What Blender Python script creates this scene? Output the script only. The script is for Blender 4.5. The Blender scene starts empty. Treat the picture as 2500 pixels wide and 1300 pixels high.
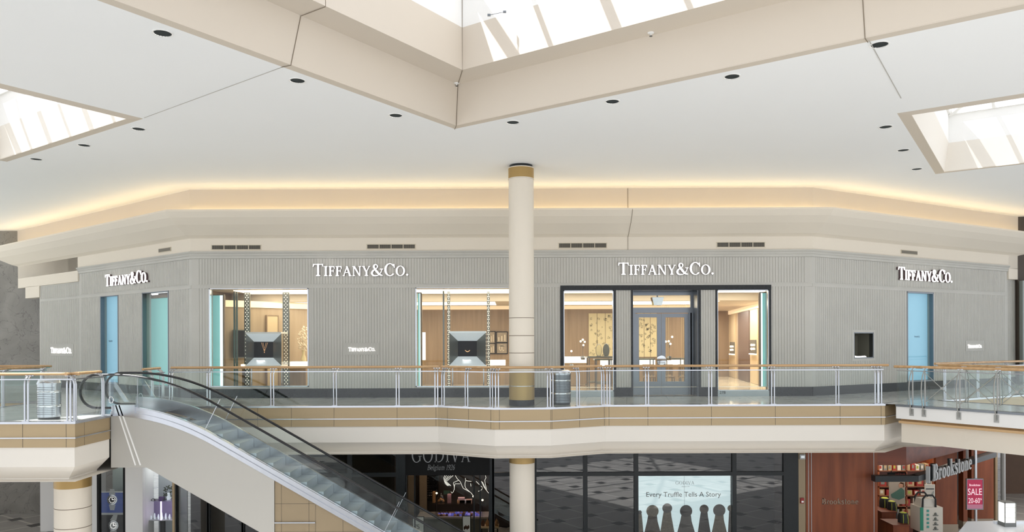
import bpy, bmesh, math, random
from mathutils import Vector, Matrix
from mathutils.geometry import tessellate_polygon
random.seed(7)
S = bpy.context.scene
COL = S.collection

# ---------------------------------------------------------------- camera, world, sun, exposure
EYE, FOC, HX, HY, ROLL = 1.7, 1850.0, 1250.0, 835.0, 0.0036
cam_d = bpy.data.cameras.new('camera')
cam = bpy.data.objects.new('camera', cam_d); COL.objects.link(cam)
cam.location = (0, 0, EYE)
cam.rotation_mode = 'XYZ'
cam.matrix_world = Matrix.Translation((0, 0, EYE)) @ Matrix.Rotation(math.radians(90), 4, 'X') @ Matrix.Rotation(-ROLL, 4, 'Z')
cam_d.sensor_width = 36; cam_d.lens = FOC / 2500 * 36
cam_d.shift_y = (HY - 650) / 2500
cam_d.clip_end = 300
S.camera = cam

W = bpy.data.worlds.new('world'); S.world = W; W.use_nodes = True
wn = W.node_tree.nodes; wl = W.node_tree.links
bg = wn['Background']; bg.inputs[0].default_value = (0.945, 0.98, 1.04, 1); bg.inputs[1].default_value = .97

def add_sun():
    d = bpy.data.lights.new('sun', 'SUN'); d.energy = 9; d.angle = math.radians(0.6); d.color = (1, .975, .94)
    o = bpy.data.objects.new('sun', d); COL.objects.link(o)
    v = Vector((.45, .0, -1.0)).normalized()
    o.rotation_mode = 'QUATERNION'; o.rotation_quaternion = v.to_track_quat('-Z', 'Y')
    o.location = (-8, 8, 20)
add_sun()
S.view_settings.view_transform = 'Standard'; S.view_settings.look = 'None'
S.view_settings.gamma = 1; S.view_settings.use_curve_mapping = False
S.view_settings.exposure = 0.66
S.cycles.max_bounces = 10; S.cycles.diffuse_bounces = 5; S.cycles.glossy_bounces = 4
S.cycles.transparent_max_bounces = 24; S.cycles.transmission_bounces = 6
S.cycles.caustics_reflective = False; S.cycles.caustics_refractive = False
S.cycles.sample_clamp_indirect = 6
S.cycles.use_denoising = True

# ---------------------------------------------------------------- measuring the photo
CA, SA = math.cos(ROLL), math.sin(ROLL)
def ray(px, py):
    u, v = px - HX, HY - py
    return ((u*CA + v*SA)/FOC, (-u*SA + v*CA)/FOC)
def at(px, py, Y):
    a, b = ray(px, py); return Vector((a*Y, Y, EYE + b*Y))
def onz(px, py, z):
    a, b = ray(px, py); Y = (z - EYE)/b; return Vector((a*Y, Y, z))

class Frame:
    """vertical plane: s along it, o towards the viewer, z up"""
    def __init__(s, P0, P1):
        s.p = Vector(P0[:2]); q = Vector(P1[:2]); s.L = (q - s.p).length
        s.d = (q - s.p).normalized(); s.n = Vector((s.d.y, -s.d.x))
    def pt(s, a, o, z):
        v = s.p + s.d*a + s.n*o; return Vector((v.x, v.y, z))
    def px(s, px, py, o=0):
        a, b = ray(px, py); p0 = s.p + s.n*o
        Y = p0.dot(s.n)/(a*s.n.x + s.n.y)
        return ((Vector((a*Y, Y)) - p0).dot(s.d), EYE + b*Y)

# ---------------------------------------------------------------- mesh building
class MB:
    def __init__(s): s.v = []; s.f = []
    def add(s, vs, fs):
        k = len(s.v); s.v += [Vector(v) for v in vs]; s.f += [tuple(i + k for i in f) for f in fs]; return s
    def hexa(s, p):
        return s.add(p, [(0,1,2,3),(7,6,5,4),(0,4,5,1),(1,5,6,2),(2,6,7,3),(3,7,4,0)])
    def box(s, x0, x1, y0, y1, z0, z1):
        return s.hexa([(x0,y0,z0),(x1,y0,z0),(x1,y1,z0),(x0,y1,z0),(x0,y0,z1),(x1,y0,z1),(x1,y1,z1),(x0,y1,z1)])
    def fbox(s, F, a0, a1, o0, o1, z0, z1):
        P = F.pt
        return s.hexa([P(a0,o0,z0),P(a1,o0,z0),P(a1,o1,z0),P(a0,o1,z0),P(a0,o0,z1),P(a1,o0,z1),P(a1,o1,z1),P(a0,o1,z1)])
    def quad(s, a, b, c, d): return s.add([a,b,c,d], [(0,1,2,3)])
    def fquad(s, F, a0, a1, z0, z1, o=0):
        return s.quad(F.pt(a0,o,z0), F.pt(a1,o,z0), F.pt(a1,o,z1), F.pt(a0,o,z1))
    def tube(s, pts, r, n=8, cap=True, flat=None):
        pts = [Vector(p) for p in pts]; rings = []
        rr = r if isinstance(r, (list, tuple)) else [r]*len(pts)
        t0 = (pts[1]-pts[0]).normalized()
        up = Vector((0,0,1)) if abs(t0.z) < .95 else Vector((1,0,0))
        a = t0.cross(up).normalized()
        for i, p in enumerate(pts):
            if i == 0: t = t0
            elif i == len(pts)-1: t = (pts[i]-pts[i-1]).normalized()
            else: t = ((pts[i+1]-pts[i]).normalized() + (pts[i]-pts[i-1]).normalized()).normalized()
            a = (a - t*a.dot(t)).normalized(); b = t.cross(a)
            fa, fb = (1, 1) if flat is None else flat
            rings.append([p + a*math.cos(2*math.pi*k/n)*rr[i]*fa + b*math.sin(2*math.pi*k/n)*rr[i]*fb for k in range(n)])
        vs = [v for q in rings for v in q]; fs = []
        for i in range(len(pts)-1):
            for k in range(n):
                fs.append((i*n+k, i*n+(k+1)%n, (i+1)*n+(k+1)%n, (i+1)*n+k))
        if cap: fs += [tuple(range(n))[::-1], tuple((len(pts)-1)*n+k for k in range(n))]
        return s.add(vs, fs)
    def bar(s, a, b, w, h, up=(0,0,1)):
        a, b = Vector(a), Vector(b); t = (b-a).normalized(); u = Vector(up)
        x = t.cross(u).normalized()*w/2; y = x.cross(t).normalized()*h/2
        return s.hexa([a-x-y, a+x-y, a+x+y, a-x+y, b-x-y, b+x-y, b+x+y, b-x+y])
    def lathe(s, c, prof, n=24, axis='z'):
        vs = []; fs = []
        for r, z in prof:
            for k in range(n):
                a = 2*math.pi*k/n
                q = (r*math.cos(a), r*math.sin(a), z) if axis == 'z' else (r*math.cos(a), z, r*math.sin(a))
                vs.append(Vector(c) + Vector(q))
        m = len(prof)
        for i in range(m-1):
            for k in range(n): fs.append((i*n+k, i*n+(k+1)%n, (i+1)*n+(k+1)%n, (i+1)*n+k))
        if prof[0][0] > 1e-6: fs.append(tuple(range(n))[::-1])
        if prof[-1][0] > 1e-6: fs.append(tuple((m-1)*n+k for k in range(n)))
        return s.add(vs, fs)
    def ball(s, c, r, n=8, sz=1):
        pr = [(max(1e-5, r*math.sin(math.pi*i/(n//2+1))), -r*sz*math.cos(math.pi*i/(n//2+1))) for i in range(n//2+2)]
        return s.lathe(c, pr, n)
    def prism(s, poly, z0, z1):
        n = len(poly); vs = [(p[0],p[1],z0) for p in poly] + [(p[0],p[1],z1) for p in poly]
        fs = [(i,(i+1)%n,n+(i+1)%n,n+i) for i in range(n)]
        tr = tessellate_polygon([[Vector((p[0],p[1],0)) for p in poly]])
        fs += [tuple(t) for t in tr] + [tuple(i+n for i in t) for t in tr]
        return s.add(vs, fs)
    def flat(s, loops, z):
        L = [[Vector((p[0],p[1],0)) for p in l] for l in loops]
        pts = [p for l in L for p in l]
        return s.add([(p.x,p.y,z) for p in pts], [tuple(t) for t in tessellate_polygon(L)])
    def fpoly(s, F, poly, o0, o1):
        """polygon in (s,z) of a vertical frame, given depth"""
        n = len(poly); vs = [F.pt(p[0],o0,p[1]) for p in poly] + [F.pt(p[0],o1,p[1]) for p in poly]
        fs = [(i,(i+1)%n,n+(i+1)%n,n+i) for i in range(n)]
        tr = tessellate_polygon([[Vector((p[0],p[1],0)) for p in poly]])
        fs += [tuple(t) for t in tr] + [tuple(i+n for i in t) for t in tr]
        return s.add(vs, fs)
    def build(s, name, m, parent=None, smooth=None, recalc=True, **kw):
        me = bpy.data.meshes.new(name); off = parent_loc(parent)
        me.from_pydata([v - off for v in s.v], [], s.f)
        if recalc:
            bm = bmesh.new(); bm.from_mesh(me); bmesh.ops.recalc_face_normals(bm, faces=bm.faces); bm.to_mesh(me); bm.free()
        if smooth:
            me.polygons.foreach_set('use_smooth', [True]*len(me.polygons)); me.set_sharp_from_angle(angle=math.radians(smooth))
        me.materials.append(m); me.update()
        o = bpy.data.objects.new(name, me); COL.objects.link(o)
        if parent: o.parent = parent
        for k, v in kw.items(): o[k] = v
        return o
def parent_loc(p):
    v = Vector((0,0,0))
    while p is not None: v += p.location; p = p.parent
    return v
def thing(name, label, cat, loc=(0,0,0), group=None):
    o = bpy.data.objects.new(name, None); COL.objects.link(o); o.location = loc; o.empty_display_size = .1
    o['label'] = label; o['category'] = cat
    if group: o['group'] = group
    return o
def tag(o, label, cat, group=None):
    o['label'] = label; o['category'] = cat
    if group: o['group'] = group
    return o
def struct(o, label=None):
    o['kind'] = 'structure'
    if label: o['label'] = label
    return o
def sroot(name, label=None, loc=(0,0,0)):
    o = bpy.data.objects.new(name, None); COL.objects.link(o); o.location = loc; o['kind'] = 'structure'
    if label: o['label'] = label
    return o
def dup(root, loc, label=None, rotz=None, parent=None):
    r = root.copy(); COL.objects.link(r); r.location = loc
    if parent is not None: r.parent = parent
    if rotz is not None: r.rotation_euler = (0,0,rotz)
    if label: r['label'] = label
    for ch in root.children:
        c = ch.copy(); COL.objects.link(c); c.parent = r
        for g in ch.children:
            d = g.copy(); COL.objects.link(d); d.parent = c
    return r

def offset_poly(pts, o):
    """offset an open polyline; positive o = to the right of travel (viewer side for left-to-right walls)"""
    out = []; P = [Vector(p[:2]) for p in pts]
    for i, p in enumerate(P):
        ns = []
        if i > 0: d = (p-P[i-1]).normalized(); ns.append(Vector((d.y,-d.x)))
        if i < len(P)-1: d = (P[i+1]-p).normalized(); ns.append(Vector((d.y,-d.x)))
        if len(ns) == 1: out.append(p + ns[0]*o)
        else:
            m = (ns[0]+ns[1]).normalized(); out.append(p + m*(o/max(.3, m.dot(ns[0]))))
    return out
def sweep(mb, pts, prof, closed=False):
    rows = [[(q.x, q.y, z) for q in offset_poly(pts, o)] for o, z in prof]
    for i in range(len(rows)-1 + (1 if closed else 0)):
        a, b = rows[i], rows[(i+1) % len(rows)]
        for k in range(len(a)-1): mb.quad(a[k], a[k+1], b[k+1], b[k])
    if closed and len(prof) > 2:
        for k in (0, len(pts)-1): mb.add([r[k] for r in rows], [tuple(range(len(rows)))])
    return mb

# ---------------------------------------------------------------- materials
def srgb(r, g, b):
    f = lambda c: (c/255/12.92) if c/255 <= .04045 else ((c/255+.055)/1.055)**2.4
    return (f(r), f(g), f(b))
def newmat(name):
    m = bpy.data.materials.new(name); m.use_nodes = True; nt = m.node_tree
    return m, nt, nt.nodes['Principled BSDF']
def mat(name, rgb, rough=.6, metal=0, var=.04, scale=3, bump=0, bscale=60, spec=.5, emit=None, estr=0, stretch=None, coat=0):
    m, nt, b = newmat(name); c = srgb(*rgb); N = nt.nodes; L = nt.links
    tc = N.new('ShaderNodeTexCoord'); mp = N.new('ShaderNodeMapping'); L.new(tc.outputs['Object'], mp.inputs[0])
    if stretch: mp.inputs['Scale'].default_value = stretch
    nz = N.new('ShaderNodeTexNoise'); nz.inputs['Scale'].default_value = scale; nz.inputs['Detail'].default_value = 4
    L.new(mp.outputs[0], nz.inputs['Vector'])
    mx = N.new('ShaderNodeMix'); mx.data_type = 'RGBA'
    mx.inputs[6].default_value = tuple(x*(1-var) for x in c)+(1,); mx.inputs[7].default_value = tuple(min(1, x*(1+var)) for x in c)+(1,)
    L.new(nz.outputs[0], mx.inputs[0]); L.new(mx.outputs[2], b.inputs['Base Color'])
    b.inputs['Roughness'].default_value = rough; b.inputs['Metallic'].default_value = metal
    b.inputs['Specular IOR Level'].default_value = spec; b.inputs['Coat Weight'].default_value = coat
    if bump:
        n2 = N.new('ShaderNodeTexNoise'); n2.inputs['Scale'].default_value = bscale; L.new(mp.outputs[0], n2.inputs['Vector'])
        bp = N.new('ShaderNodeBump'); bp.inputs['Strength'].default_value = bump; bp.inputs['Distance'].default_value = .01
        L.new(n2.outputs[0], bp.inputs['Height']); L.new(bp.outputs[0], b.inputs['Normal'])
    if emit:
        b.inputs['Emission Color'].default_value = srgb(*emit)+(1,); b.inputs['Emission Strength'].default_value = estr
    return m
def glass(name, tint=(.93,.97,.955), ior=1.5, extra=0.0, rough=0.0):
    m = bpy.data.materials.new(name); m.use_nodes = True; nt = m.node_tree; N = nt.nodes; L = nt.links
    N.remove(N['Principled BSDF']); out = N['Material Output']
    t = N.new('ShaderNodeBsdfTransparent'); t.inputs[0].default_value = tint+(1,)
    g = N.new('ShaderNodeBsdfGlossy'); g.inputs['Roughness'].default_value = rough; g.inputs[0].default_value = (1,1,1,1)
    fr = N.new('ShaderNodeFresnel'); fr.inputs[0].default_value = ior
    ge = N.new('ShaderNodeNewGeometry'); fb = N.new('ShaderNodeMath'); fb.operation = 'SUBTRACT'; fb.inputs[0].default_value = 1; L.new(ge.outputs['Backfacing'], fb.inputs[1])
    ad0 = N.new('ShaderNodeMath'); ad0.operation = 'ADD'; ad0.use_clamp = True; ad0.inputs[1].default_value = extra; L.new(fr.outputs[0], ad0.inputs[0])
    ad = N.new('ShaderNodeMath'); ad.operation = 'MULTIPLY'; L.new(ad0.outputs[0], ad.inputs[0]); L.new(fb.outputs[0], ad.inputs[1])
    nz = N.new('ShaderNodeTexNoise'); nz.inputs['Scale'].default_value = .6
    ml = N.new('ShaderNodeMath'); ml.operation = 'MULTIPLY_ADD'; ml.inputs[1].default_value = .02; ml.inputs[2].default_value = -.01
    L.new(nz.outputs[0], ml.inputs[0]); a2 = N.new('ShaderNodeMath'); a2.operation = 'ADD'; a2.use_clamp = True
    L.new(ad.outputs[0], a2.inputs[0]); L.new(ml.outputs[0], a2.inputs[1])
    mx = N.new('ShaderNodeMixShader'); L.new(a2.outputs[0], mx.inputs[0]); L.new(t.outputs[0], mx.inputs[1]); L.new(g.outputs[0], mx.inputs[2])
    L.new(mx.outputs[0], out.inputs[0]); return m
def emat(name, rgb, s, var=.05, scale=2):
    m = bpy.data.materials.new(name); m.use_nodes = True; nt = m.node_tree; N = nt.nodes; L = nt.links
    N.remove(N['Principled BSDF']); e = N.new('ShaderNodeEmission'); c = srgb(*rgb)
    tc = N.new('ShaderNodeTexCoord'); nz = N.new('ShaderNodeTexNoise'); nz.inputs['Scale'].default_value = scale
    L.new(tc.outputs['Object'], nz.inputs['Vector'])
    mx = N.new('ShaderNodeMix'); mx.data_type = 'RGBA'
    mx.inputs[6].default_value = tuple(x*(1-var) for x in c)+(1,); mx.inputs[7].default_value = tuple(min(1,x*(1+var)) for x in c)+(1,)
    L.new(nz.outputs[0], mx.inputs[0]); L.new(mx.outputs[2], e.inputs[0]); e.inputs[1].default_value = s
    L.new(e.outputs[0], N['Material Output'].inputs[0]); return m
def wood(name, c1, c2, rough=.35, grain=14, axis='Z', plank=None):
    m, nt, b = newmat(name); N = nt.nodes; L = nt.links
    tc = N.new('ShaderNodeTexCoord'); mp = N.new('ShaderNodeMapping'); L.new(tc.outputs['Object'], mp.inputs[0])
    sc = {'Z': (grain, grain, .5), 'X': (.5, grain, grain), 'Y': (grain, .5, grain)}[axis]
    mp.inputs['Scale'].default_value = sc
    nz = N.new('ShaderNodeTexNoise'); nz.inputs['Scale'].default_value = 1; nz.inputs['Detail'].default_value = 6; L.new(mp.outputs[0], nz.inputs['Vector'])
    cr = N.new('ShaderNodeValToRGB'); cr.color_ramp.elements[0].position = .3; cr.color_ramp.elements[1].position = .7
    cr.color_ramp.elements[0].color = srgb(*c1)+(1,); cr.color_ramp.elements[1].color = srgb(*c2)+(1,)
    L.new(nz.outputs[0], cr.inputs[0]); L.new(cr.outputs[0], b.inputs['Base Color']); b.inputs['Roughness'].default_value = rough
    return m
def marble(name, c1, c2, vein, rough=.15, scale=.7, tile=None, vstr=.5, pattern=False, spec=.5):
    m, nt, b = newmat(name); N = nt.nodes; L = nt.links
    tc = N.new('ShaderNodeTexCoord')
    nz = N.new('ShaderNodeTexNoise'); nz.inputs['Scale'].default_value = scale; nz.inputs['Detail'].default_value = 8; nz.inputs['Distortion'].default_value = 1.2
    L.new(tc.outputs['Object'], nz.inputs['Vector'])
    cr = N.new('ShaderNodeValToRGB'); e = cr.color_ramp.elements
    e[0].position = .35; e[0].color = srgb(*c1)+(1,); e[1].position = .7; e[1].color = srgb(*c2)+(1,)
    L.new(nz.outputs[0], cr.inputs[0]); cur = cr.outputs[0]
    n2 = N.new('ShaderNodeTexNoise'); n2.inputs['Scale'].default_value = scale*1.7; n2.inputs['Detail'].default_value = 6; n2.inputs['Distortion'].default_value = 2.5
    L.new(tc.outputs['Object'], n2.inputs['Vector'])
    r2 = N.new('ShaderNodeValToRGB'); q = r2.color_ramp.elements; q[0].position = .49; q[0].color = (0,0,0,1); q[1].position = .5; q[1].color = (1,1,1,1)
    z = r2.color_ramp.elements.new(.515); z.color = (0,0,0,1); L.new(n2.outputs[0], r2.inputs[0])
    mv = N.new('ShaderNodeMath'); mv.operation = 'MULTIPLY'; mv.inputs[1].default_value = vstr; L.new(r2.outputs[0], mv.inputs[0])
    mx = N.new('ShaderNodeMix'); mx.data_type = 'RGBA'; L.new(mv.outputs[0], mx.inputs[0]); L.new(cur, mx.inputs[6]); mx.inputs[7].default_value = srgb(*vein)+(1,)
    cur = mx.outputs[2]
    if tile:
        sep = N.new('ShaderNodeSeparateXYZ'); mp = N.new('ShaderNodeMapping'); mp.inputs['Rotation'].default_value = (0,0,tile[1]); mp.inputs['Scale'].default_value = (1/tile[0],)*3
        L.new(tc.outputs['Object'], mp.inputs[0]); L.new(mp.outputs[0], sep.inputs[0])
        def edge(sock, w):
            fr = N.new('ShaderNodeMath'); fr.operation = 'FRACT'; L.new(sock, fr.inputs[0])
            sb = N.new('ShaderNodeMath'); sb.operation = 'SUBTRACT'; L.new(fr.outputs[0], sb.inputs[0]); sb.inputs[1].default_value = .5
            ab = N.new('ShaderNodeMath'); ab.operation = 'ABSOLUTE'; L.new(sb.outputs[0], ab.inputs[0])
            gt = N.new('ShaderNodeMath'); gt.operation = 'GREATER_THAN'; L.new(ab.outputs[0], gt.inputs[0]); gt.inputs[1].default_value = .5-w; return gt.outputs[0]
        def mm(op, a, c):
            n = N.new('ShaderNodeMath'); n.operation = op; L.new(a, n.inputs[0]); L.new(c, n.inputs[1]); return n.outputs[0]
        w = tile[2]
        ln = mm('MAXIMUM', edge(sep.outputs[0], w), edge(sep.outputs[1], w))
        m2 = N.new('ShaderNodeMix'); m2.data_type = 'RGBA'; L.new(ln, m2.inputs[0]); L.new(cur, m2.inputs[6]); m2.inputs[7].default_value = srgb(*tile[3])+(1,); cur = m2.outputs[2]
        if pattern:
            sq = mm('MINIMUM', edge(sep.outputs[0], .14), edge(sep.outputs[1], .14))
            m3 = N.new('ShaderNodeMix'); m3.data_type = 'RGBA'; L.new(sq, m3.inputs[0]); L.new(cur, m3.inputs[6]); m3.inputs[7].default_value = srgb(40,38,36)+(1,); cur = m3.outputs[2]
    L.new(cur, b.inputs['Base Color']); b.inputs['Roughness'].default_value = rough; b.inputs['Specular IOR Level'].default_value = spec
    return m

M = dict(
 ceil=mat('ceiling_plaster', (238,240,241), .85, var=.015, scale=.4),
 cream=mat('cream_paint', (208,198,184), .7, var=.02, scale=.5),
 cream2=mat('pale_cream_paint', (226,217,202), .75, var=.015, scale=.5),
 white=mat('white_paint', (236,235,232), .7, var=.01),
 slabw=mat('slab_plaster', (228,222,212), .75, var=.015, scale=.5),
 seam=mat('panel_seam', (120,108,90), .8),
 gold=mat('champagne_metal_panel', (172,151,117), .38, metal=.25, var=.04, scale=1.2, stretch=(.4,.4,6)),
 gold2=mat('dark_gold_collar', (172,142,88), .4, metal=.4, var=.05),
 steel=mat('brushed_steel', (190,192,196), .22, metal=1, var=.05, scale=8, stretch=(1,1,.1)),
 steeld=mat('dark_brushed_steel', (120,124,128), .3, metal=1, var=.05),
 chrome=mat('chrome', (225,226,228), .08, metal=1, var=.02),
 stone=mat('grey_ribbed_limestone', (190,188,181), .6, var=.09, scale=1.1, bump=.25, bscale=30),
 plinth=mat('dark_granite', (24,26,26), .2, var=.25, scale=9, spec=.35),
 floor=marble('upper_floor_tile', (190,193,190), (206,208,205), (150,152,150), .12, .8, tile=(1.2, .15, .004, (140,140,136)), vstr=.25),
 lfloor=marble('lower_floor_tile', (182,180,176), (202,200,196), (120,108,94), .14, .6, tile=(1.6, .61, .03, (235,232,226)), vstr=.25, pattern=True),
 marble=marble('grey_marble', (120,116,108), (142,138,130), (66,60,52), .2, .55, vstr=.6),
 rail=wood('handrail_wood', (184,144,98), (206,170,126), .22, 12, 'X'),
 rubber=mat('black_rubber', (30,31,34), .28, var=.1),
 panel=mat('escalator_cladding', (176,173,166), .55, var=.015, scale=.8),
 tile=mat('champagne_wall_tile', (146,129,102), .4, metal=.15, var=.05, scale=1.5),
 glass=glass('clear_balustrade_glass', (.945,.972,.962), 1.5),
 sglass=glass('shop_glass', (.93,.94,.93), 1.35),
 dglass=glass('dark_shop_glass', (.72,.73,.71), 1.5, extra=.035),
 skyglass=glass('skylight_glass', (.97,.98,1.0), 1.1),
 acrylic=glass('acrylic_sheet', (.86,.92,.97), 1.5, extra=.16, rough=.15),
 dark=mat('charcoal_metal', (40,43,44), .4, var=.1, spec=.3),
 black=mat('black_panel', (18,17,16), .5, var=.1, spec=.2),
 sign=mat('white_lit_letter', (250,250,250), .5, emit=(255,250,248), estr=.9),
 signside=mat('letter_side', (88,70,72), .5),
 cove=emat('cove_lamp', (255,230,184), 6),
 teal=mat('teal_light_panel', (138,190,188), .4, emit=(136,204,202), estr=.35, var=.08, scale=1),
 tealedge=emat('teal_edge_light', (205,245,245), 1.6),
 blue=mat('pale_blue_panel', (140,188,212), .45, emit=(140,196,224), estr=.34, var=.03),
 iwood=wood('interior_wood', (134,112,86), (152,130,104), .4, 10),
 iwood2=wood('interior_pale_wood', (166,146,118), (182,162,134), .4, 8),
 iceil=mat('interior_ceiling', (212,202,188), .8, var=.02),
 ilamp=emat('interior_cove_lamp', (255,236,206), 3.2),
 igold=mat('interior_floral_panel', (206,192,150), .5, var=.05),
 ifloor=marble('interior_floor', (186,170,146), (206,190,166), (150,130,106), .15, .9, tile=(.9, .4, .01, (150,130,108)), vstr=.3),
 glow=emat('lit_showcase', (255,238,214), 1.6),
 mirror=mat('mirror_glass', (200,204,204), .05, metal=1),
 mirrord=mat('smoked_mirror', (122,124,118), .25, metal=.5),
 facet=mat('glowing_silver_facet', (206,214,218), .3, emit=(214,224,230), estr=.28), bead=mat('glowing_pale_bead', (232,226,212), .3, emit=(255,240,220), estr=.5),  # glow added to both materials to brighten the facets and beads
 bulb=emat('warm_bulb', (255,224,184), 9),
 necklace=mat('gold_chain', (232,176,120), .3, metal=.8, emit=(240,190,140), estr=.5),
 flower=mat('white_blossom', (226,214,192), .9, var=.15, scale=20),
 leaf=mat('dark_leaf', (70,78,60), .7, var=.3, scale=12),
 redwood=wood('red_brown_wood', (108,52,26), (138,74,40), .5, 5),
 redwoodx=wood('red_brown_wood_horizontal', (98,46,28), (124,62,38), .45, 5, 'X'),
 grille=mat('vent_grille', (116,110,98), .6, var=.1),
 ventf=mat('vent_frame', (206,196,176), .6),
 can=mat('lamp_baffle', (205,203,198), .5), bsteel=mat('satin_bridge_steel', (168,168,164), .4, metal=.5, var=.08), stepm=mat('escalator_step_metal', (176,186,192), .38, metal=.7, var=.05),
 wring=mat('white_ring', (238,238,236), .5),
 letter=mat('grey_metal_letter', (176,178,178), .5, metal=.1, var=.08),
 brass=mat('muted_metal_letter', (150,134,116), .4, metal=.4),
)

# ---------------------------------------------------------------- lettering
def arc(cx, cy, rx, ry, tx, ty, a0, a1, n=18):
    """crescent ring as a list of quads"""
    out = []
    for i in range(n):
        q = []
        for k in (i, i+1):
            a = math.radians(a0+(a1-a0)*k/n); c, s = math.cos(a), math.sin(a)
            q.append(((cx+rx*c, cy+ry*s), (cx+(rx-tx)*c, cy+(ry-ty)*s)))
        out.append([q[0][0], q[1][0], q[1][1], q[0][1]])
    return out
def R(x0, y0, x1, y1): return [(x0,y0),(x1,y0),(x1,y1),(x0,y1)]
def stroke(pts, ws, sub=4):
    P = []
    n = len(pts)
    for i in range(n-1):
        p0, p1, p2, p3 = pts[max(0,i-1)], pts[i], pts[i+1], pts[min(n-1,i+2)]
        for k in range(sub):
            t = k/sub
            f = lambda j: .5*((2*p1[j])+(-p0[j]+p2[j])*t+(2*p0[j]-5*p1[j]+4*p2[j]-p3[j])*t*t+(-p0[j]+3*p1[j]-3*p2[j]+p3[j])*t**3)
            P.append((f(0), f(1), ws[i]+(ws[i+1]-ws[i])*t))
    P.append((pts[-1][0], pts[-1][1], ws[-1]))
    L = []
    for i, (x, y, w) in enumerate(P):
        a, b = P[max(0,i-1)], P[min(len(P)-1,i+1)]
        dx, dy = b[0]-a[0], b[1]-a[1]; d = math.hypot(dx, dy) or 1
        L.append(((x-dy/d*w/2, y+dx/d*w/2), (x+dy/d*w/2, y-dx/d*w/2)))
    return [[L[i][0], L[i+1][0], L[i+1][1], L[i][1]] for i in range(len(L)-1)]
def glyph(c, s=.15, t=.05, sl=.09):
    """serif letter outlines: (advance, polygons); capitals one unit tall"""
    def stem(x, y0, y1, w=s, bot=1, top=1, l=sl):
        o = [R(x-w/2, y0, x+w/2, y1)]
        if bot: o.append([(x-w/2-l,y0),(x+w/2+l,y0),(x+w/2+l,y0+t*.7),(x+w/2,y0+t*2),(x-w/2,y0+t*2),(x-w/2-l,y0+t*.7)])
        if top: o.append([(x-w/2-l,y1),(x-w/2-l,y1-t*.7),(x-w/2,y1-t*2),(x+w/2,y1-t*2),(x+w/2+l,y1-t*.7),(x+w/2+l,y1)])
        return o
    def diag(x0, y0, x1, y1, w): return [[(x0-w/2,y0),(x0+w/2,y0),(x1+w/2,y1),(x1-w/2,y1)]]
    def foot(x, y, w, up=1): return [R(x-w/2-sl*.8, y if up else y-t*.8, x+w/2+sl*.8, y+t*.8 if up else y)]
    h = .64; ls = s*.85; lt = t*1.1
    if c == ' ': return .34, []
    if c == '.': return .26, arc(.1, .075, .08, .08, .0799, .0799, 0, 360, 12)
    if c == '-': return .4, [R(.06,.3,.34,.37)]
    if c == 'T': return .84, stem(.42,0,1,top=0)+[R(.03,1-t*1.3,.81,1), [(.03,1),(.0,.77),(.04,.77),(.1,.93),(.16,1-t)], [(.81,1),(.84,.77),(.80,.77),(.74,.93),(.68,1-t)]]
    if c == 'I': return .40, stem(.2,0,1)
    if c == 'F' or c == 'E':
        o = stem(.2,0,1)+[R(.2,1-t*1.2,.6,1), [(.6,1),(.64,.76),(.59,.76),(.55,.9),(.46,1-t)], R(.2,.49,.5,.49+t*1.2), R(.47,.38,.515,.66)]
        if c == 'E': o += [R(.2,0,.62,t*1.2), [(.6,0),(.68,.26),(.63,.26),(.57,.1),(.46,t)]]
        return (.66 if c == 'F' else .72), o
    if c == 'A': return .92, diag(.13,0,.46,1,t*1.4)+diag(.76,0,.44,1,s*1.08)+[R(.26,.32,.66,.32+t)]+foot(.13,0,t)+foot(.77,0,s)
    if c == 'V': return .90, diag(.46,0,.15,1,s*1.08)+diag(.45,0,.77,1,t*1.4)+foot(.15,1,s,0)+foot(.77,1,t,0)
    if c == 'N': return .94, stem(.16,0,1,t*1.3)+stem(.78,0,1,t*1.3,bot=0)+[[(.10,1),(.28,1),(.81,0),(.70,0)]]
    if c == 'Y': return .88, diag(.44,.4,.15,1,s*1.0)+diag(.46,.42,.74,1,t*1.4)+stem(.45,0,.46,top=0)+foot(.15,1,s,0)+foot(.74,1,t,0)
    if c == 'C': return .88, arc(.48,.5,.45,.53,s*1.1,t,42,318,26)+[[(.80,.98),(.84,.98),(.85,.66),(.81,.66),(.76,.80),(.70,.9)]]
    if c == 'O': return 1.0, arc(.49,.5,.46,.53,s*1.1,t,0,360,30)
    if c == 'G': return .98, arc(.48,.5,.45,.53,s*1.1,t,42,322,26)+[[(.80,.96),(.84,.96),(.85,.68),(.81,.68),(.76,.80),(.70,.9)], R(.74,.08,.74+s,.42), R(.66,.40,.97,.40+t)]
    if c == 'D': return .98, stem(.2,0,1)+arc(.42,.5,.5,.5,s*1.1,t,-90,90,18)+[R(.2,0,.43,t),R(.2,1-t,.43,1)]
    if c == 'B': return .80, stem(.2,0,1)+arc(.38,.755,.3,.245,s,t,-90,90,12)+arc(.40,.27,.35,.27,s*1.05,t,-90,90,12)+[R(.2,0,.41,t),R(.2,1-t,.39,1),R(.2,.5,.4,.5+t)]
    if c == 'S': return .62, stroke([(.52,.78),(.48,.92),(.3,.97),(.12,.86),(.14,.68),(.34,.54),(.5,.38),(.5,.18),(.32,.03),(.14,.08),(.08,.26)],[t,t,t,s*.8,s,s,s,s*.8,t,t,t])
    if c == '&': return 1.04, stroke([(.9,.56),(.84,.34),(.66,.1),(.42,.0),(.16,.04),(.06,.22),(.14,.42),(.36,.58),(.5,.72),(.52,.86),(.42,.98),(.28,.95),(.22,.80),(.3,.62),(.5,.34),(.72,.10),(.96,.02)],
                 [t,t,t,t*1.4,s*.8,s*1.1,s*.8,t,t*1.2,s*.6,t,s*.7,s*.9,s,s*1.15,s*.9,t])+[R(.74,.56,1.0,.56+t)]
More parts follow.
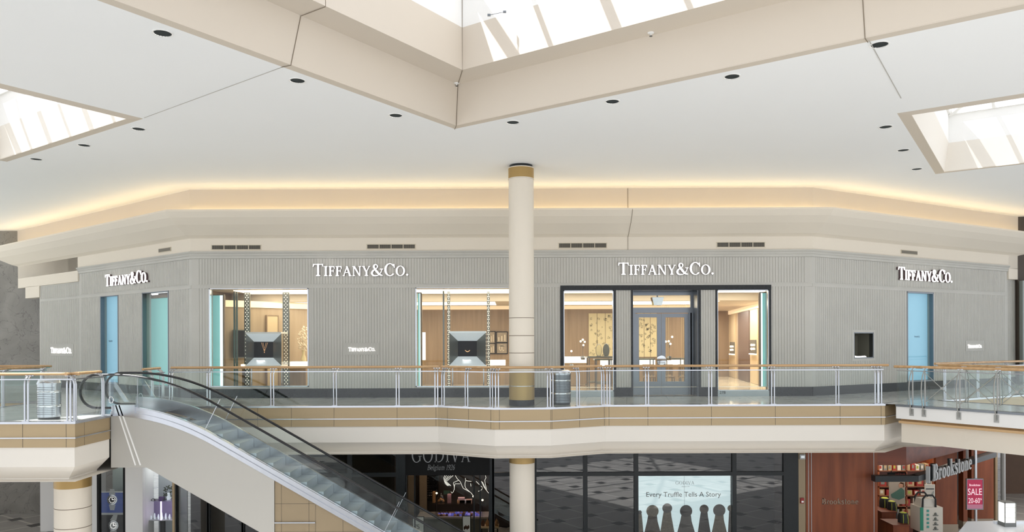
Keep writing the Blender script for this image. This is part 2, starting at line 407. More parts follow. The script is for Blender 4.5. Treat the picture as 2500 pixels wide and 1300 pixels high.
    if c == 'o': return .66, arc(.32,h/2,.30,h/2+.01,ls,lt,0,360,22)
    if c == 'e': return .60, arc(.31,h/2,.29,h/2+.01,ls,lt,2,312,20)+[R(.08,h/2-.01,.58,h/2+lt)]
    if c == 'r': return .52, stem(.18,0,h,ls,top=0)+[R(.06,h-lt,.2,h)]+stroke([(.2,.42),(.3,.6),(.42,.62)],[lt,lt,ls*.8])+arc(.43,.55,.07,.07,.069,.069,0,360,10)
    if c == 'n': return .72, stem(.18,0,h,ls,top=0,l=.06)+[R(.06,h-lt,.2,h)]+arc(.36,.40,.22,.25,ls,lt,0,160,12)+stem(.54,0,.42,ls,top=0,l=.06)
    if c == 'm': return 1.04, glyph('n',s,t,sl)[1]+arc(.70,.40,.22,.25,ls,lt,0,150,12)+stem(.88,0,.42,ls,top=0,l=.05)
    if c == 'u': return .72, stem(.18,.2,h,ls,bot=0,top=0)+[R(.06,h-lt,.2,h),R(.44,h-lt,.56,h)]+arc(.36,.24,.24,.25,ls,lt,180,330,12)+stem(.54,0,h,ls,top=0,bot=0)+[R(.5,0,.66,lt)]
    if c == 'i': return .36, stem(.18,0,h,ls,top=0)+[R(.06,h-lt,.2,h)]+arc(.18,.84,.08,.08,.079,.079,0,360,10)
    if c == 'l': return .36, stem(.18,0,1.02,ls,top=0)+[R(.06,1.02-lt,.2,1.02)]
    if c == 'k': return .70, stem(.18,0,1.02,ls,top=0,l=.06)+[R(.06,1.02-lt,.2,1.02)]+diag(.24,.26,.52,h,lt*1.3)+[[(.3,.36),(.42,.44),(.66,0),(.50,0)]]+foot(.57,0,ls)+[R(.4,h-lt,.66,h)]
    if c == 's': return .52, stroke([(.42,.48),(.38,.6),(.24,.63),(.11,.54),(.14,.42),(.3,.33),(.41,.22),(.38,.08),(.22,.01),(.1,.06),(.06,.18)],[lt,lt,lt,ls*.8,ls,ls,ls,ls*.8,lt,lt,lt])
    if c == 't': return .44, [R(.14,.1,.14+ls,.86),R(.03,h-lt,.38,h)]+stroke([(.14+ls/2,.14),(.26,.03),(.4,.08)],[ls,lt*1.4,lt])
    if c == 'g': return .62, arc(.29,.42,.22,.22,ls*.9,lt,0,360,16)+arc(.29,-.1,.25,.15,ls*.8,lt,0,360,16)+stroke([(.2,.22),(.14,.14),(.24,.06),(.42,.03)],[lt,ls*.6,ls*.6,lt])+[R(.44,.54,.6,.62)]
    if c == '1': return .44, stem(.24,0,1,ls,top=0)+[[(.08,.84),(.1,.9),(.27,1.0),(.27,.9)]]
    if c == '9': return .60, arc(.3,.70,.24,.29,ls,lt,0,360,18)+stroke([(.5,.66),(.48,.35),(.34,.1),(.12,.0)],[ls,ls*.9,ls*.6,lt])
    if c == '2': return .60, stroke([(.08,.76),(.16,.94),(.32,.98),(.48,.86),(.46,.64),(.3,.36),(.08,.06)],[lt,lt,lt,ls,ls,ls*.7,lt])+[R(.06,0,.54,ls*.9)]
    if c == '6': return .60, arc(.3,.30,.24,.30,ls,lt,0,360,18)+stroke([(.09,.32),(.14,.62),(.3,.88),(.5,.99)],[ls,ls*.9,ls*.6,lt])
    return .5, [R(.1,0,.4,.6)]

def write(F, txt, s0, s1, z, h, o0, o1, m, name, parent=None, sizes=None, shear=0, track=.04, per_letter=False, sm=None, wt=(.15,.05)):
    """serif writing between s0 and s1; letters smaller than full caps via sizes"""
    gl = []; x = 0
    for i, c in enumerate(txt):
        k = sizes[i] if sizes else 1.0
        adv, pl = glyph(c, *wt); gl.append((c, x, k, pl)); x += adv*k + track
    tot = x - track; sc = (s1-s0)/tot
    mb = MB(); objs = []
    for c, x0, k, pl in gl:
        if not pl: continue
        for q in pl:
            P = [(s0+(x0+a*k+shear*b*k)*sc, z+b*k*h) for a, b in q]
            mb.fpoly(F, P, o0, o1)
        if per_letter:
            mb.build(name, m, parent); mb = MB()
    if not per_letter: return mb.build(name, m, parent)
def plain_text(F, txt, s0, s1, z, o, m, name, parent=None, depth=.004, h=None):
    """plain sans writing with the built-in font, fitted between s0 and s1"""
    cu = bpy.data.curves.new(name, 'FONT'); cu.body = txt; cu.extrude = .01; cu.resolution_u = 3
    ob = bpy.data.objects.new(name, cu); COL.objects.link(ob)
    dg = bpy.context.evaluated_depsgraph_get(); dg.update()
    me = bpy.data.meshes.new_from_object(ob.evaluated_get(dg)); COL.objects.unlink(ob); bpy.data.objects.remove(ob); bpy.data.curves.remove(cu)
    xs = [v.co.x for v in me.vertices]; ys = [v.co.y for v in me.vertices]
    k = (s1-s0)/(max(xs)-min(xs)); kh = k if h is None else h/(max(ys)-min(ys)); x0 = min(xs); off = parent_loc(parent)
    y0 = min(ys) if h is not None else 0
    for v in me.vertices:
        v.co = F.pt(s0+(v.co.x-x0)*k, o+(depth if v.co.z > 0 else 0), z+(v.co.y-y0)*kh) - off
    me.materials.clear(); me.materials.append(m); me.update()
    o2 = bpy.data.objects.new(name, me); COL.objects.link(o2)
    if parent: o2.parent = parent
    return o2

# ---------------------------------------------------------------- ceiling and skylights
CZ = 6.4
E1, E2 = Vector((.572, .82)).normalized(), Vector((-.82, .572)).normalized()
E2 = Vector((-E1.y, E1.x))
def uv(P): q = Vector(P[:2]); return q.dot(E1), q.dot(E2)
def xy(u, v): q = E1*u + E2*v; return (q.x, q.y)
uA, vA = uv(onz(1110,315,CZ)); uB, vB = uv(onz(350,290,CZ)); uD, vD = uv(onz(2190,277,CZ))
WELLS = [(uA-13, uA, vA-13, vA), (uB-7, uB, vB, vB+6.5), (uD, uD+7, vD-7, vD)]
def ring(w, s): return [xy(w[0]+s,w[2]+s), xy(w[1]-s,w[2]+s), xy(w[1]-s,w[3]-s), xy(w[0]+s,w[3]-s)]
def wellband(mb, w, prof):
    for (s0, z0), (s1, z1) in zip(prof, prof[1:]):
        a, b = ring(w, s0), ring(w, s1)
        for i in range(4):
            j = (i+1) % 4
            mb.quad((*a[i],z0), (*a[j],z0), (*b[j],z1), (*b[i],z1))
DOWN = [(397,81,23),(726,197,18),(966,282,15),(1252,299,14),(1495,248,16),(1787,187,18),(2147,109,21),(338,315,16),(205,355,16),(88,389,15),(2162,310,15.5),(2205,367,13.5),(2238,413,12)]
LAMPS = [(onz(x,y,CZ), .135) for x, y, r in DOWN]
outer = [(-27,-4),(27,-4),(27,44),(-27,44)]
holes = [ring(w,0) for w in WELLS] + [[(p.x+r*math.cos(a*math.pi/10), p.y+r*math.sin(a*math.pi/10)) for a in range(20)] for p, r in LAMPS]
ceiling = struct(MB().flat([outer]+holes, CZ).build('ceiling', M['ceil'], recalc=False))
for i, w in enumerate(WELLS):
    big = i == 0
    nm = ['central', 'left', 'right'][i]
    r = sroot('skylight_well', nm+' skylight opening with cream stepped sides cut in the white ceiling')
    mb = MB(); wellband(mb, w, [(0,CZ),(.24,CZ-.02),(.24,CZ+.0)]); mb.build('edge_trim', M['cream'], r)
    mb = MB(); wellband(mb, w, [(.24,CZ),(.49,7.15),(1.1,7.15),(1.1,8.0)] if big else [(.24,CZ),(.36,7.15)]); mb.build('reveal', M['cream'] if big else M['slabw'], r)
    top, si = (9.0, 1.1) if big else (7.95, .36)
    mb = MB(); wellband(mb, w, [(si, 8.0 if big else 7.15),(si, top)]); mb.build('upper_reveal', M['white'], r)
    # roof light: glazing on bars
    g = ring(w, si); cx = sum(p[0] for p in g)/4; cy = sum(p[1] for p in g)/4; ap = (cx, cy, top + (1.6 if big else 1.3))
    mb = MB()
    for k in range(4): mb.add([(*g[k],top),(*g[(k+1)%4],top),ap], [(0,1,2)])
    mb.build('glazing', M['skyglass'], r, recalc=False)
    mb = MB()
    u0,u1,v0,v1 = w[0]+si, w[1]-si, w[2]+si, w[3]-si
    for k in range(4):
        mb.bar((*g[k],top+.03), (*g[(k+1)%4],top+.03), .12, .14); mb.bar((*g[k],top), ap, .12, .16)
    nb = 8 if big else 6
    um, vm = (u0+u1)/2, (v0+v1)/2
    for k in range(1, nb):
        f = k/nb; hgt = 1-abs(2*f-1)
        for a in (0, 1):
            for side in (0, 1):
                if a == 0: p = xy(u0+(u1-u0)*f, v0 if side else v1); q = xy(u0+(u1-u0)*f, vm+(1-hgt)*((v0 if side else v1)-vm))
                else: p = xy(u0 if side else u1, v0+(v1-v0)*f); q = xy(um+(1-hgt)*((u0 if side else u1)-um), v0+(v1-v0)*f)
                mb.bar((*p,top), (*q, top+(ap[2]-top)*hgt), .07 if k % 2 else .16, .1)
    mb.build('glazing_bars', M['white'], r)
# seams of the ceiling
mb = MB()
def well_path(w, fu, fv, big=True):
    pr = [(0,CZ-.003),(.18,CZ-.023),(.19,CZ+.01),(.48,7.14),(1.1,7.14),(1.09,8.0)]
    return pr
for p, side in (((706,157),'v'),((2113,92),'u')):
    uu, vv = uv(onz(*p, CZ)); pts = []
    for s, z in [(.0,CZ-.01),(.24,CZ-.028),(.25,CZ+.01),(.495,7.138),(1.1,7.138),(1.107,8.0)]:
        pts.append((*(xy(uu, WELLS[0][3]-s) if side == 'v' else xy(WELLS[0][1]-s, vv)), z))
    mb.tube(pts, .006, 5)
pts = []
for s, z in [(.0,CZ-.01),(.24,CZ-.028),(.25,CZ+.01),(.495,7.138),(1.1,7.138),(1.107,8.9)]:
    pts.append((*xy(WELLS[0][1]-s*1.0, WELLS[0][3]-s*1.0), z))
mb.tube(pts, .006, 5)
mb.build('seam', M['seam'], [o for o in COL.objects if o.name.startswith('skylight_well')][0])
mb = MB()
for a, b in (((700,160),(352,288)),((2118,92),(2200,240))):
    p, q = onz(*a, CZ-.004), onz(*b, CZ-.004); mb.bar(p, q, .014, .006)
struct(mb.build('trim_1', mat('ceiling_joint', (178,176,170), .8)))
# recessed downlights
placing = ['nearest the top left corner above the long cream edge', 'second from the top left along the long cream edge', 'third along the left cream edge of the central opening', 'just right of the tip of the central opening',
 'second right of the tip of the central opening', 'third right of the tip, halfway along the right cream edge', 'beside the ceiling joint at the upper right', 'nearest below the tip of the left skylight', 'middle of the three below the left skylight',
 'farthest left below the left skylight', 'nearest left of the right skylight', 'middle of the three left of the right skylight', 'lowest and smallest, by the right skylight corner']
proto = thing('recessed_downlight', 'x', 'ceiling light', (0,0,CZ), 'recessed downlights in the ceiling')
r = .135
MB().lathe((0,0,CZ), [(r+.018,0),(r+.018,-.008),(r-.004,-.008),(r-.004,.0)], 28).build('trim_ring', M['wring'], proto, smooth=40)
mb = MB(); n = 40
vs = []
for z, rr in ((CZ, r-.002), (CZ+.22, r*.8)):
    for k in range(n): q = rr*(1 if k % 2 else .93); vs.append((q*math.cos(2*math.pi*k/n), q*math.sin(2*math.pi*k/n), z))
mb.add(vs, [(k,(k+1)%n,n+(k+1)%n,n+k) for k in range(n)]).build('baffle', M['can'], proto, recalc=False)
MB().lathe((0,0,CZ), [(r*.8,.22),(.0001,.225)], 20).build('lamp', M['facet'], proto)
for i, (p, rr) in enumerate(LAMPS):
    lb = 'recessed downlight ' + placing[i]
    if i == 0: proto.location = (p.x, p.y, CZ); proto['label'] = lb
    else: dup(proto, (p.x, p.y, CZ), lb)
# sprinklers and cable clamps in the central opening
for (px, py, lb) in ((1589,80,'small white sprinkler on the cream strip right of the opening tip'),(1115,203,'small white sprinkler at the corner of the opening')):
    p = onz(px, py, 7.15); t = thing('sprinkler', lb, 'sprinkler', (p.x,p.y,7.15), 'sprinklers of the central opening')
    MB().lathe((p.x,p.y,7.15), [(.06,0),(.05,-.015),(.012,-.02),(.012,-.05)], 14).build('rose', M['wring'], t, smooth=40)
    MB().lathe((p.x,p.y,7.09), [(.03,-.004),(.03,0),(.001,.01)], 10).build('deflector', M['steeld'], t)
for (a, b, Y, lb) in (((1015,5),(1058,22),14.6,'thin stay cable with clamps at the left of the skylight corner'),((1194,37),(1232,29),14.4,'thin stay cable with clamps at the right of the skylight corner')):
    p, q = at(*a, Y), at(*b, Y); t = thing('stay_cable', lb, 'cable', tuple(p), 'stay cables of the skylight')
    MB().tube([p, q], .006, 6).build('cable', M['steeld'], t)
    for e in (p, q): MB().box(e.x-.03,e.x+.03,e.y-.015,e.y+.015,e.z-.02,e.z+.02).build('clamp', M['steeld'], t)

# ---------------------------------------------------------------- facade plan
KL, KR = Vector((-9.85,23.3)), Vector((9.23,23.3))
EL, ER = Vector((-16.08,28.15)), Vector((18.73,28.64))
FC, FL, FR = Frame(KL, KR), Frame(EL, KL), Frame(KR, ER)
farL = KL + (EL-KL).normalized()*26; farR = KR + (ER-KR).normalized()*24
plan = [farL, KL, KR, farR]
CORN = 4.50
struct(sweep(MB(), plan, [(.06,5.3),(.06,CZ)]).build('wall_cove', M['cream']))
struct(sweep(MB(), plan, [(.9,5.60),(.06,5.42)]).build('trim_2', M['cream']))
struct(sweep(MB(), plan, [(.9,5.60),(.93,5.64),(.96,5.64),(.97,5.58),(.84,5.42),(.62,5.24),(.4,5.1),(.22,4.98),(.08,4.92),(.05,4.90),(.05,4.40)]).build('trim_3', M['cream2'], smooth=30))
struct(sweep(MB(), plan, [(.20,5.53),(.20,5.67)]).build('trim_4', M['cove']), 'warm cove lamp strip hidden behind the ceiling lip')
p = FC.px(1532,500)[0]
mb = MB(); mb.fbox(FC, p-.006,p+.006,.055,.07,5.7,CZ); mb.tube([FC.pt(p,o+.004,z) for o,z in ((.97,5.6),(.975,5.575),(.845,5.415),(.625,5.235),(.4,5.095),(.22,4.975),(.08,4.915),(.055,4.9),(.055,4.5))], .006, 5)
struct(mb.build('trim_5', M['seam']))

def grid_wall(mb, F, s0, s1, z0, z1, holes, o=0, depth=.3):
    ss = sorted({s0,s1}|{v for h in holes for v in h[:2] if s0 < v < s1}); zs = sorted({z0,z1}|{v for h in holes for v in h[2:] if z0 < v < z1})
    for a, b in zip(ss, ss[1:]):
        for c, d in zip(zs, zs[1:]):
            m, k = (a+b)/2, (c+d)/2
            if any(h[0] < m < h[1] and h[2] < k < h[3] for h in holes): continue
            mb.fquad(F, a, b, c, d, o)
    for h in holes:
        a, b, c, d = h[0], h[1], max(z0,h[2]), min(z1,h[3]); P = F.pt
        mb.quad(P(a,o,c),P(a,o-depth,c),P(a,o-depth,d),P(a,o,d)); mb.quad(P(b,o,c),P(b,o-depth,c),P(b,o-depth,d),P(b,o,d))
        mb.quad(P(a,o,d),P(b,o,d),P(b,o-depth,d),P(a,o-depth,d)); mb.quad(P(a,o,c),P(b,o,c),P(b,o-depth,c),P(a,o-depth,c))
def ribs(mb, F, s0, s1, z0, z1, holes=(), o=0, pitch=.088, w=.062, dep=.014, margin=.07):
    n = max(1, int((s1-s0)/pitch)); pt = (s1-s0)/n
    for i in range(n):
        c = s0+pt*(i+.5); iv = [(z0, z1)]
        for h in holes:
            if h[0]-margin < c < h[1]+margin:
                nv = []
                for a, b in iv:
                    if h[3]+margin <= a or h[2]-margin >= b: nv.append((a,b)); continue
                    if h[2]-margin > a+.05: nv.append((a, h[2]-margin))
                    if h[3]+margin < b-.05: nv.append((h[3]+margin, b))
                iv = nv
        for a, b in iv:
            P = F.pt; l, r = c-w/2, c+w/2
            mb.add([P(l-.006,o,a),P(l,o+dep,a),P(r,o+dep,a),P(r+.006,o,a),P(l-.006,o,b),P(l,o+dep,b),P(r,o+dep,b),P(r+.006,o,b)], [(0,1,5,4),(1,2,6,5),(2,3,7,6),(4,5,6,7),(3,2,1,0)])
def hol(F, x0, y0, x1, y1, zb=None):
    a, zt = F.px(x0, y0); b, _ = F.px(x1, y0); z0 = F.px(x0, y1)[1] if zb is None else zb
    return (a, b, z0, zt)
H1 = hol(FC,510,704,753,946); H2 = hol(FC,1014,702,1257,946); H3 = hol(FC,1368,698,1882,900,0.0)
HB = hol(FL,245,724,289,935,.28); HB = (HB[0],HB[1],.28,FL.px(289,724-5)[1]); HT = hol(FL,347,714,412,935,.28)
HR = hol(FR,2214,712,2279,928,.28); HN = hol(FR,2084,812,2132,876)
BAND0, BAND1 = 3.37, 3.47
def facade(F, name, s0, s1, holes, skip=()):
    mb = MB(); grid_wall(mb, F, s0, s1, .28, CORN-.2, holes)
    ribs(mb, F, s0+.16, s1-.16, .28, BAND0, holes); ribs(mb, F, s0+.16, s1-.16, BAND1+.03, CORN-.22)
    mb.fbox(F, s0, s1, 0, .02, BAND0, BAND1-.005)
    o = struct(mb.build(name, M['stone']))
    return o
facade(FC, 'wall_center', 0, FC.L, [H1,H2,H3]); facade(FL, 'wall_left', 0, FL.L, [HB,HT]); facade(FR, 'wall_right', 0, FR.L, [HR,HN])
struct(sweep(MB(), [EL,KL,KR,ER], [(.0,4.28),(.035,4.29),(.035,4.36),(.06,4.38),(.06,4.42),(.11,4.47),(.11,CORN),(-.05,CORN+.01)]).build('trim_6', M['stone']), 'grey stone cornice')
mb = MB()
for F, s0, s1, hs in ((FC,0,FC.L,[H3]),(FL,0,FL.L,[]),(FR,0,FR.L,[])):
    a = s0
    for h in hs: mb.fbox(F, a, h[0], -.1, .03, 0, .28); a = h[1]
    mb.fbox(F, a, s1, -.1, .03, 0, .28)
struct(mb.build('baseboard_center', M['plinth']))
# lower set-back end pieces of the storefront
LX = Frame(KL+(EL-KL).normalized()*11.5, EL+Vector((0,0.06)))
mb = MB(); grid_wall(mb, LX, 0, LX.L, .28, 4.0, []); ribs(mb, LX, .05, LX.L-.05, .28, BAND0); ribs(mb, LX, .05, LX.L-.05, BAND1, 3.95)
struct(mb.build('wall_left_end', M['stone']))
RX = Frame(ER+Vector((0,.1)), KR+(ER-KR).normalized()*11.75+Vector((0,.1)))
mb = MB(); grid_wall(mb, RX, 0, RX.L, .28, 4.0, []); ribs(mb, RX, .05, RX.L-.02, .28, 3.95)
struct(mb.build('wall_right_end', M['stone']))
mb = MB(); mb.fbox(LX,0,LX.L,-.1,.02,0,.28); mb.fbox(RX,0,RX.L,-.1,.02,0,.28); struct(mb.build('baseboard_left', M['plinth']))
FLx = Frame(KL+(EL-KL).normalized()*13.7, EL); mb = MB(); mb.fbox(FLx, 0, FLx.L+.02, -.3, .05, 4.0, 5.0)
mb.fbox(FLx, .9, 2.3, -.3, .05, 3.55, 4.02)
FRx = Frame(ER, KR+(ER-KR).normalized()*12.4); mb.fbox(FRx, 0, 1.5, -.3, .05, 4.0, 5.0)
struct(mb.build('wall_soffit', M['cream2']))
mb = MB(); mb.box(-40,-17.5,31.6,31.8,-.02,CZ); struct(mb.build('wall_far_left', M['marble']))
mb = MB(); mb.box(-24.5,-21.62,31.5,31.59,0,4.02); struct(mb.build('door_1', mat('dark_opening', (44,40,36), .5)))
mb = MB(); mb.box(19.35,22.0,28.7,28.9,0,3.95); struct(mb.build('wall_far_right', mat('grey_glass_panel', (150,158,154), .2)))
mb = MB(); mb.box(19.3,27,28.9,29.1,0,CZ); struct(mb.build('wall_far_right_dark', mat('dark_end_wall', (70,60,50), .5)))

# storefront window frames and panes
WN = [0]
def window(F, h, m=None, depth=.12, fw=.035, pane=True, mull=()):
    WN[0] += 1
    r = sroot('window_%d' % WN[0]); a, b, c, d = h; mb = MB()
    for q in ((a,a+fw,c,d),(b-fw,b,c,d),(a,b,d-fw,d),(a,b,c,c+fw)): mb.fbox(F, q[0],q[1],-depth,.012,q[2],q[3])
    for s in mull: mb.fbox(F, s-.006,s+.006,-depth,-depth+.03,c,d)
    mb.build('window_frame', m or M['steeld'], r)
    if pane: MB().fbox(F, a+fw, b-fw, -depth+.005, -depth+.017, c+fw, d-fw).build('window_pane', M['sglass'], r)
    return r
window(FC, H1, M['steel']); window(FC, H2, M['steel'], mull=())
window(FL, HB, M['steeld'], fw=.05); window(FL, HT, M['steeld'], fw=.05)
window(FR, HR, M['steeld'], fw=.05); window(FR, HN, M['steeld'], fw=.03, pane=False)
# entrance portal
sp = lambda px, py=800: FC.px(px, py)[0]; zp = lambda py, px=1600: FC.px(px, py)[1]
r = sroot('trim_7', 'black metal entrance surround'); mb = MB()
mb.fbox(FC, H3[0], H3[1], -.3, .04, zp(709), H3[3])
for a, b in ((1368,1376),(1498,1503),(1541,1545),(1706,1710),(1747,1751),(1877,1882)): mb.fbox(FC, sp(a), sp(b), -.3, .04, 0, zp(709))
mb.build('surround', M['plinth'], r)
mb = MB()
for a, b in ((1503,1541),(1710,1747)):
    mb.fbox(FC, sp(a), sp(b), -.2, 0, .28, zp(709)); ribs(mb, FC, sp(a), sp(b), .28, zp(709), pitch=.07, w=.05)
mb.build('pier', M['stone'], r)
mb = MB()
for a, b in ((1503,1541),(1710,1747)): mb.fbox(FC, sp(a), sp(b), -.2, .035, 0, .28)
mb.build('pier_plinth', M['plinth'], r)
HA = (sp(1376), sp(1498), .17, zp(709)); HW = (sp(1751), sp(1877), .17, zp(709))
window(FC, HA, M['steel'], fw=.025); window(FC, HW, M['steel'], fw=.025)
mb = MB()
for h in (HA, HW): mb.fbox(FC, h[0], h[1], -.25, .03, 0, .17)
mb.build('sill', mat('pale_sill', (176,186,190), .3), r)
# recessed entrance doors
FD = Frame(FC.pt(0,-.75,0), FC.pt(FC.L,-.75,0)); dp = lambda px, py: FD.px(px, py)
r = sroot('door_2', 'glazed double entrance doors in grey metal frames')
mb = MB(); a0, a1 = dp(1543,800)[0], dp(1692,800)[0]
mb.fbox(FD, a0, a1, 0, .12, dp(1600,765)[1], dp(1600,752)[1]); mb.fbox(FD, a0, a1, 0, .12, dp(1600,722)[1]-.0, 3.37)
for x in (1546,1683): mb.fbox(FD, dp(x-4,800)[0], dp(x+4,800)[0], 0, .1, 0, dp(1600,752)[1])
mb.fbox(FD, dp(1684,800)[0], dp(1692,800)[0], 0, .1, 0, 3.37)
mb.build('door_frame', M['steeld'], r)
MB().fbox(FD, a0, a1, .03, .045, dp(1600,752)[1], dp(1600,722)[1]).build('transom_pane', M['sglass'], r)
zt = dp(1600,765)[1]-.02
for x0, x1 in ((1549,1613),(1613.6,1680)):
    a, b = dp(x0,800)[0], dp(x1,800)[0]; lf = MB()
    w = .13
    for q in ((a,a+w,0.01,zt),(b-w,b,.01,zt),(a+w,b-w,zt-.12,zt),(a+w,b-w,.01,.42)): lf.fbox(FD, q[0],q[1],.02,.07,q[2],q[3])
    leaf = lf.build('door_leaf', M['steeld'], r)
    MB().fbox(FD, a+w, b-w, .03,.045, .42, zt-.12).build('pane', M['sglass'], leaf)
# sunburst pull handle
s, z = dp(1613,880); c = FD.pt(s, .12, z); mb = MB(); mb.lathe(c, [(.02,-.02),(.15,-.02),(.155,.0),(.15,.02),(.14,.02),(.135,0),(.03,0),(.03,.02),(.001,.03)], 28, 'y')
for k in range(16):
    a = 2*math.pi*k/16; mb.bar(c+Vector((math.cos(a)*.035,-.01,math.sin(a)*.035)), c+Vector((math.cos(a)*.135,-.01,math.sin(a)*.135)), .012, .01, up=(0,1,0))
mb.build('sunburst_handle', M['mirror'], r)
# glass return of the entrance recess
mb = MB(); x = sp(1706); mb.box(FC.pt(x,0,0).x-.03, FC.pt(x,0,0).x, 23.35, 24.05, 0, 3.37); mb.box(FC.pt(sp(1545),0,0).x, FC.pt(sp(1545),0,0).x+.02, 23.35, 24.05, 0, 3.37)
struct(mb.build('trim_8', M['steeld']))

# storefront writing
SZ = [1,.8,.8,.8,.8,.8,.8,.95,1,.8,1]
def store_sign(F, x0, x1, ytop, ybot, label, small=False, plaque=None, xr=None, grp=None):
    xm = (x0+x1)/2; a, z1 = F.px(x0, ytop); b, _ = F.px(x1, ytop); z0 = F.px(x0, ybot)[1]
    if xr: z1, z0 = F.px(xm, xr[0])[1], F.px(xm, xr[1])[1]
    t = thing('storefront_sign', label, 'sign', tuple(F.pt((a+b)/2, .05, z0)), grp)
    if plaque: MB().fbox(F, a-.12, b+.12, .0, .022, z0-.12, z1+.14).build('plaque', mat('plaque_stone', (182,180,173), .5), t)
    if small: write(F, 'TIFFANY&CO.', a, b, z0, z1-z0, .02, .04, M['sign'], 'lettering', t, SZ)
    else:
        write(F, 'TIFFANY&CO.', a, b, z0, z1-z0, .09, .12, M['sign'], 'letter', t, SZ, per_letter=True)
        write(F, 'TIFFANY&CO.', a, b, z0, z1-z0, .02, .089, M['signside'], 'letter_back', t, SZ, per_letter=True)
g = 'white shop name signs on the grey storefront'
store_sign(FC, 766, 1000, 646, 675, 'large white serif letter sign left of the round column above the ribbed wall', grp=g)
store_sign(FC, 1508, 1742, 643, 672, 'large white serif letter sign above the entrance doors', grp=g)
store_sign(FL, 262, 366, 0, 0, 'large white serif letter sign on the angled left wall above the windows', xr=(666,695), grp=g)
store_sign(FR, 2184, 2316, 0, 0, 'large white serif letter sign on the angled right wall', xr=(657,687), grp=g)
store_sign(FC, 851, 917, 849, 858, 'tiny white letter sign at eye height between the two display windows', True, True, grp=g)
store_sign(LX, 123, 174, 0, 0, 'small white letter sign on the farthest left wall piece above the rail', True, True, xr=(849,863), grp=g)
store_sign(FR, 2358, 2392, 0, 0, 'tiny white letter sign at the right end of the angled right wall', True, True, xr=(842,850), grp=g)

# air vents above the cornice
def vent(F, x0, x1, y0, y1, label, cells=4):
    a, z1 = F.px(x0, y0, .05); b, z0 = F.px(x1, y1, .05)
    if z0 > z1: z0, z1 = z1, z0
    t = thing('air_vent', label, 'vent', tuple(F.pt((a+b)/2,.05,z0)), 'air vents above the cornice')
    mb = MB(); mb.fbox(F,a-.02,b+.02,.05,.065,z1,z1+.02); mb.fbox(F,a-.02,b+.02,.05,.065,z0-.02,z0)
    for k in range(cells+1): s = a+(b-a)*k/cells; mb.fbox(F,s-.012,s+.012,.05,.065,z0,z1)
    mb.build('frame', M['ventf'], t)
    MB().fbox(F,a,b,.045,.053,z0,z1).build('backing', M['grille'], t)
    mb = MB(); n = int((b-a)/.03)
    for k in range(n): s = a+(b-a)*(k+.5)/n; mb.fbox(F,s-.004,s+.004,.053,.06,z0,z1)
    mb.build('slats', M['dark'], t)
vent(FC,517,637,600,609,'long air vent nearest the left corner of the storefront')
vent(FC,896,1014,598,607,'long air vent just left of the round column')
vent(FC,1364,1481,595,605,'long air vent just right of the round column')
vent(FC,1750,1867,593,603,'long air vent farthest right on the straight wall')
for F, x0, x1, y, lb in ((FL,388,418,616,'short air vent on the angled left wall'),(FR,2199,2239,618,'short air vent on the angled right wall')):
    s0, z = F.px(x0, y, .05); s1, _ = F.px(x1, y, .05)
    t = thing('air_vent', lb, 'vent', tuple(F.pt(s0,.05,z)), 'air vents above the cornice')
    z = 4.66
    MB().fbox(F,s0,s1,.05,.07,z-.06,z+.08).build('frame', M['ventf'], t); MB().fbox(F,s0+.02,s1-.02,.06,.075,z-.04,z+.06).build('grille', M['grille'], t)

# ---------------------------------------------------------------- upper floor slab and its edges
B0 = Vector((10.18, 20.1)); BD = Vector((-.55, .835)).normalized()*-1; BN = Vector((-BD.y, BD.x))   # BD towards the viewer along the bridge; BN across it
if BN.x < 0: BN = -BN
V2 = B0 + BN*2.25
D3 = Vector((.872, .49)).normalized(); W2 = V2 + D3*14
Bn, Vn = B0 + BD*7, V2 + BD*7.6
LFT = -9.47
edge_left = [(-30,16.4),(LFT,16.4),(LFT,17.82)]
edge_main = [(-9.2,19.3),(-9.2,20.25),(-1.98,20.25),(-.45,19.45),(1.0,19.5),(2.5,20.25),(9.95,20.25)]
edge_turn = [(11.0,21.3),tuple(V2)]
slab = edge_left + [(-9.47,17.85),(-9.47,19.3)] + edge_main + [tuple(B0),tuple(Bn),tuple(Vn),tuple(V2),tuple(W2),(34,W2.y),(34,42),(-30,42)]
void_left = [(-13.7,18.4),(-13.7,22.2),(-26,22.2),(-26,18.4)]
floor = struct(MB().flat([slab, void_left], 0).build('floor', M['floor'], recalc=False))
slab_low = edge_left + [(-9.47,17.85),(-9.47,19.3)] + edge_main + edge_turn + [tuple(W2),(34,W2.y),(34,42),(-30,42)]
mb = MB().flat([slab_low, void_left], -1.30); struct(mb.build('ceiling_lower', M['slabw'], recalc=False))

def fascia(name, pts, joints, label=None, drop=True, endcap=False):
    r = sroot(name, label)
    sweep(MB(), pts, [(-.12,.004),(.03,.004),(.03,-.045),(0,-.045)]).build('nosing', M['steel'], r)
    sweep(MB(), pts, [(.012,-.045),(.012,-.335)]).build('gold_panel', M['gold'], r)
    sweep(MB(), pts, [(.012,-.335),(.03,-.337),(.03,-.362),(.012,-.364)]).build('silver_strip', M['steel'], r)
    sweep(MB(), pts, [(.012,-.364),(.012,-.555),(-.01,-.555)]).build('gold_panel', M['gold'], r)
    if drop: sweep(MB(), pts, [(-.01,-.555),(-.01,-.98),(-.30,-1.27),(-.30,-1.31),(-.6,-1.31)]).build('plaster_edge', M['slabw'], r)
    mb = MB()
    P = [Vector(p) for p in pts]
    for k, ts in joints.items():
        F = Frame(P[k], P[k+1])
        for t in ts: mb.fbox(F, t-.006, t+.006, .010, .0145, -.555, -.045)
    if mb.v: mb.build('panel_joint', M['seam'], r)
    return r
def xs(*px): return [((x-1250)/1850*20.25) for x in px]
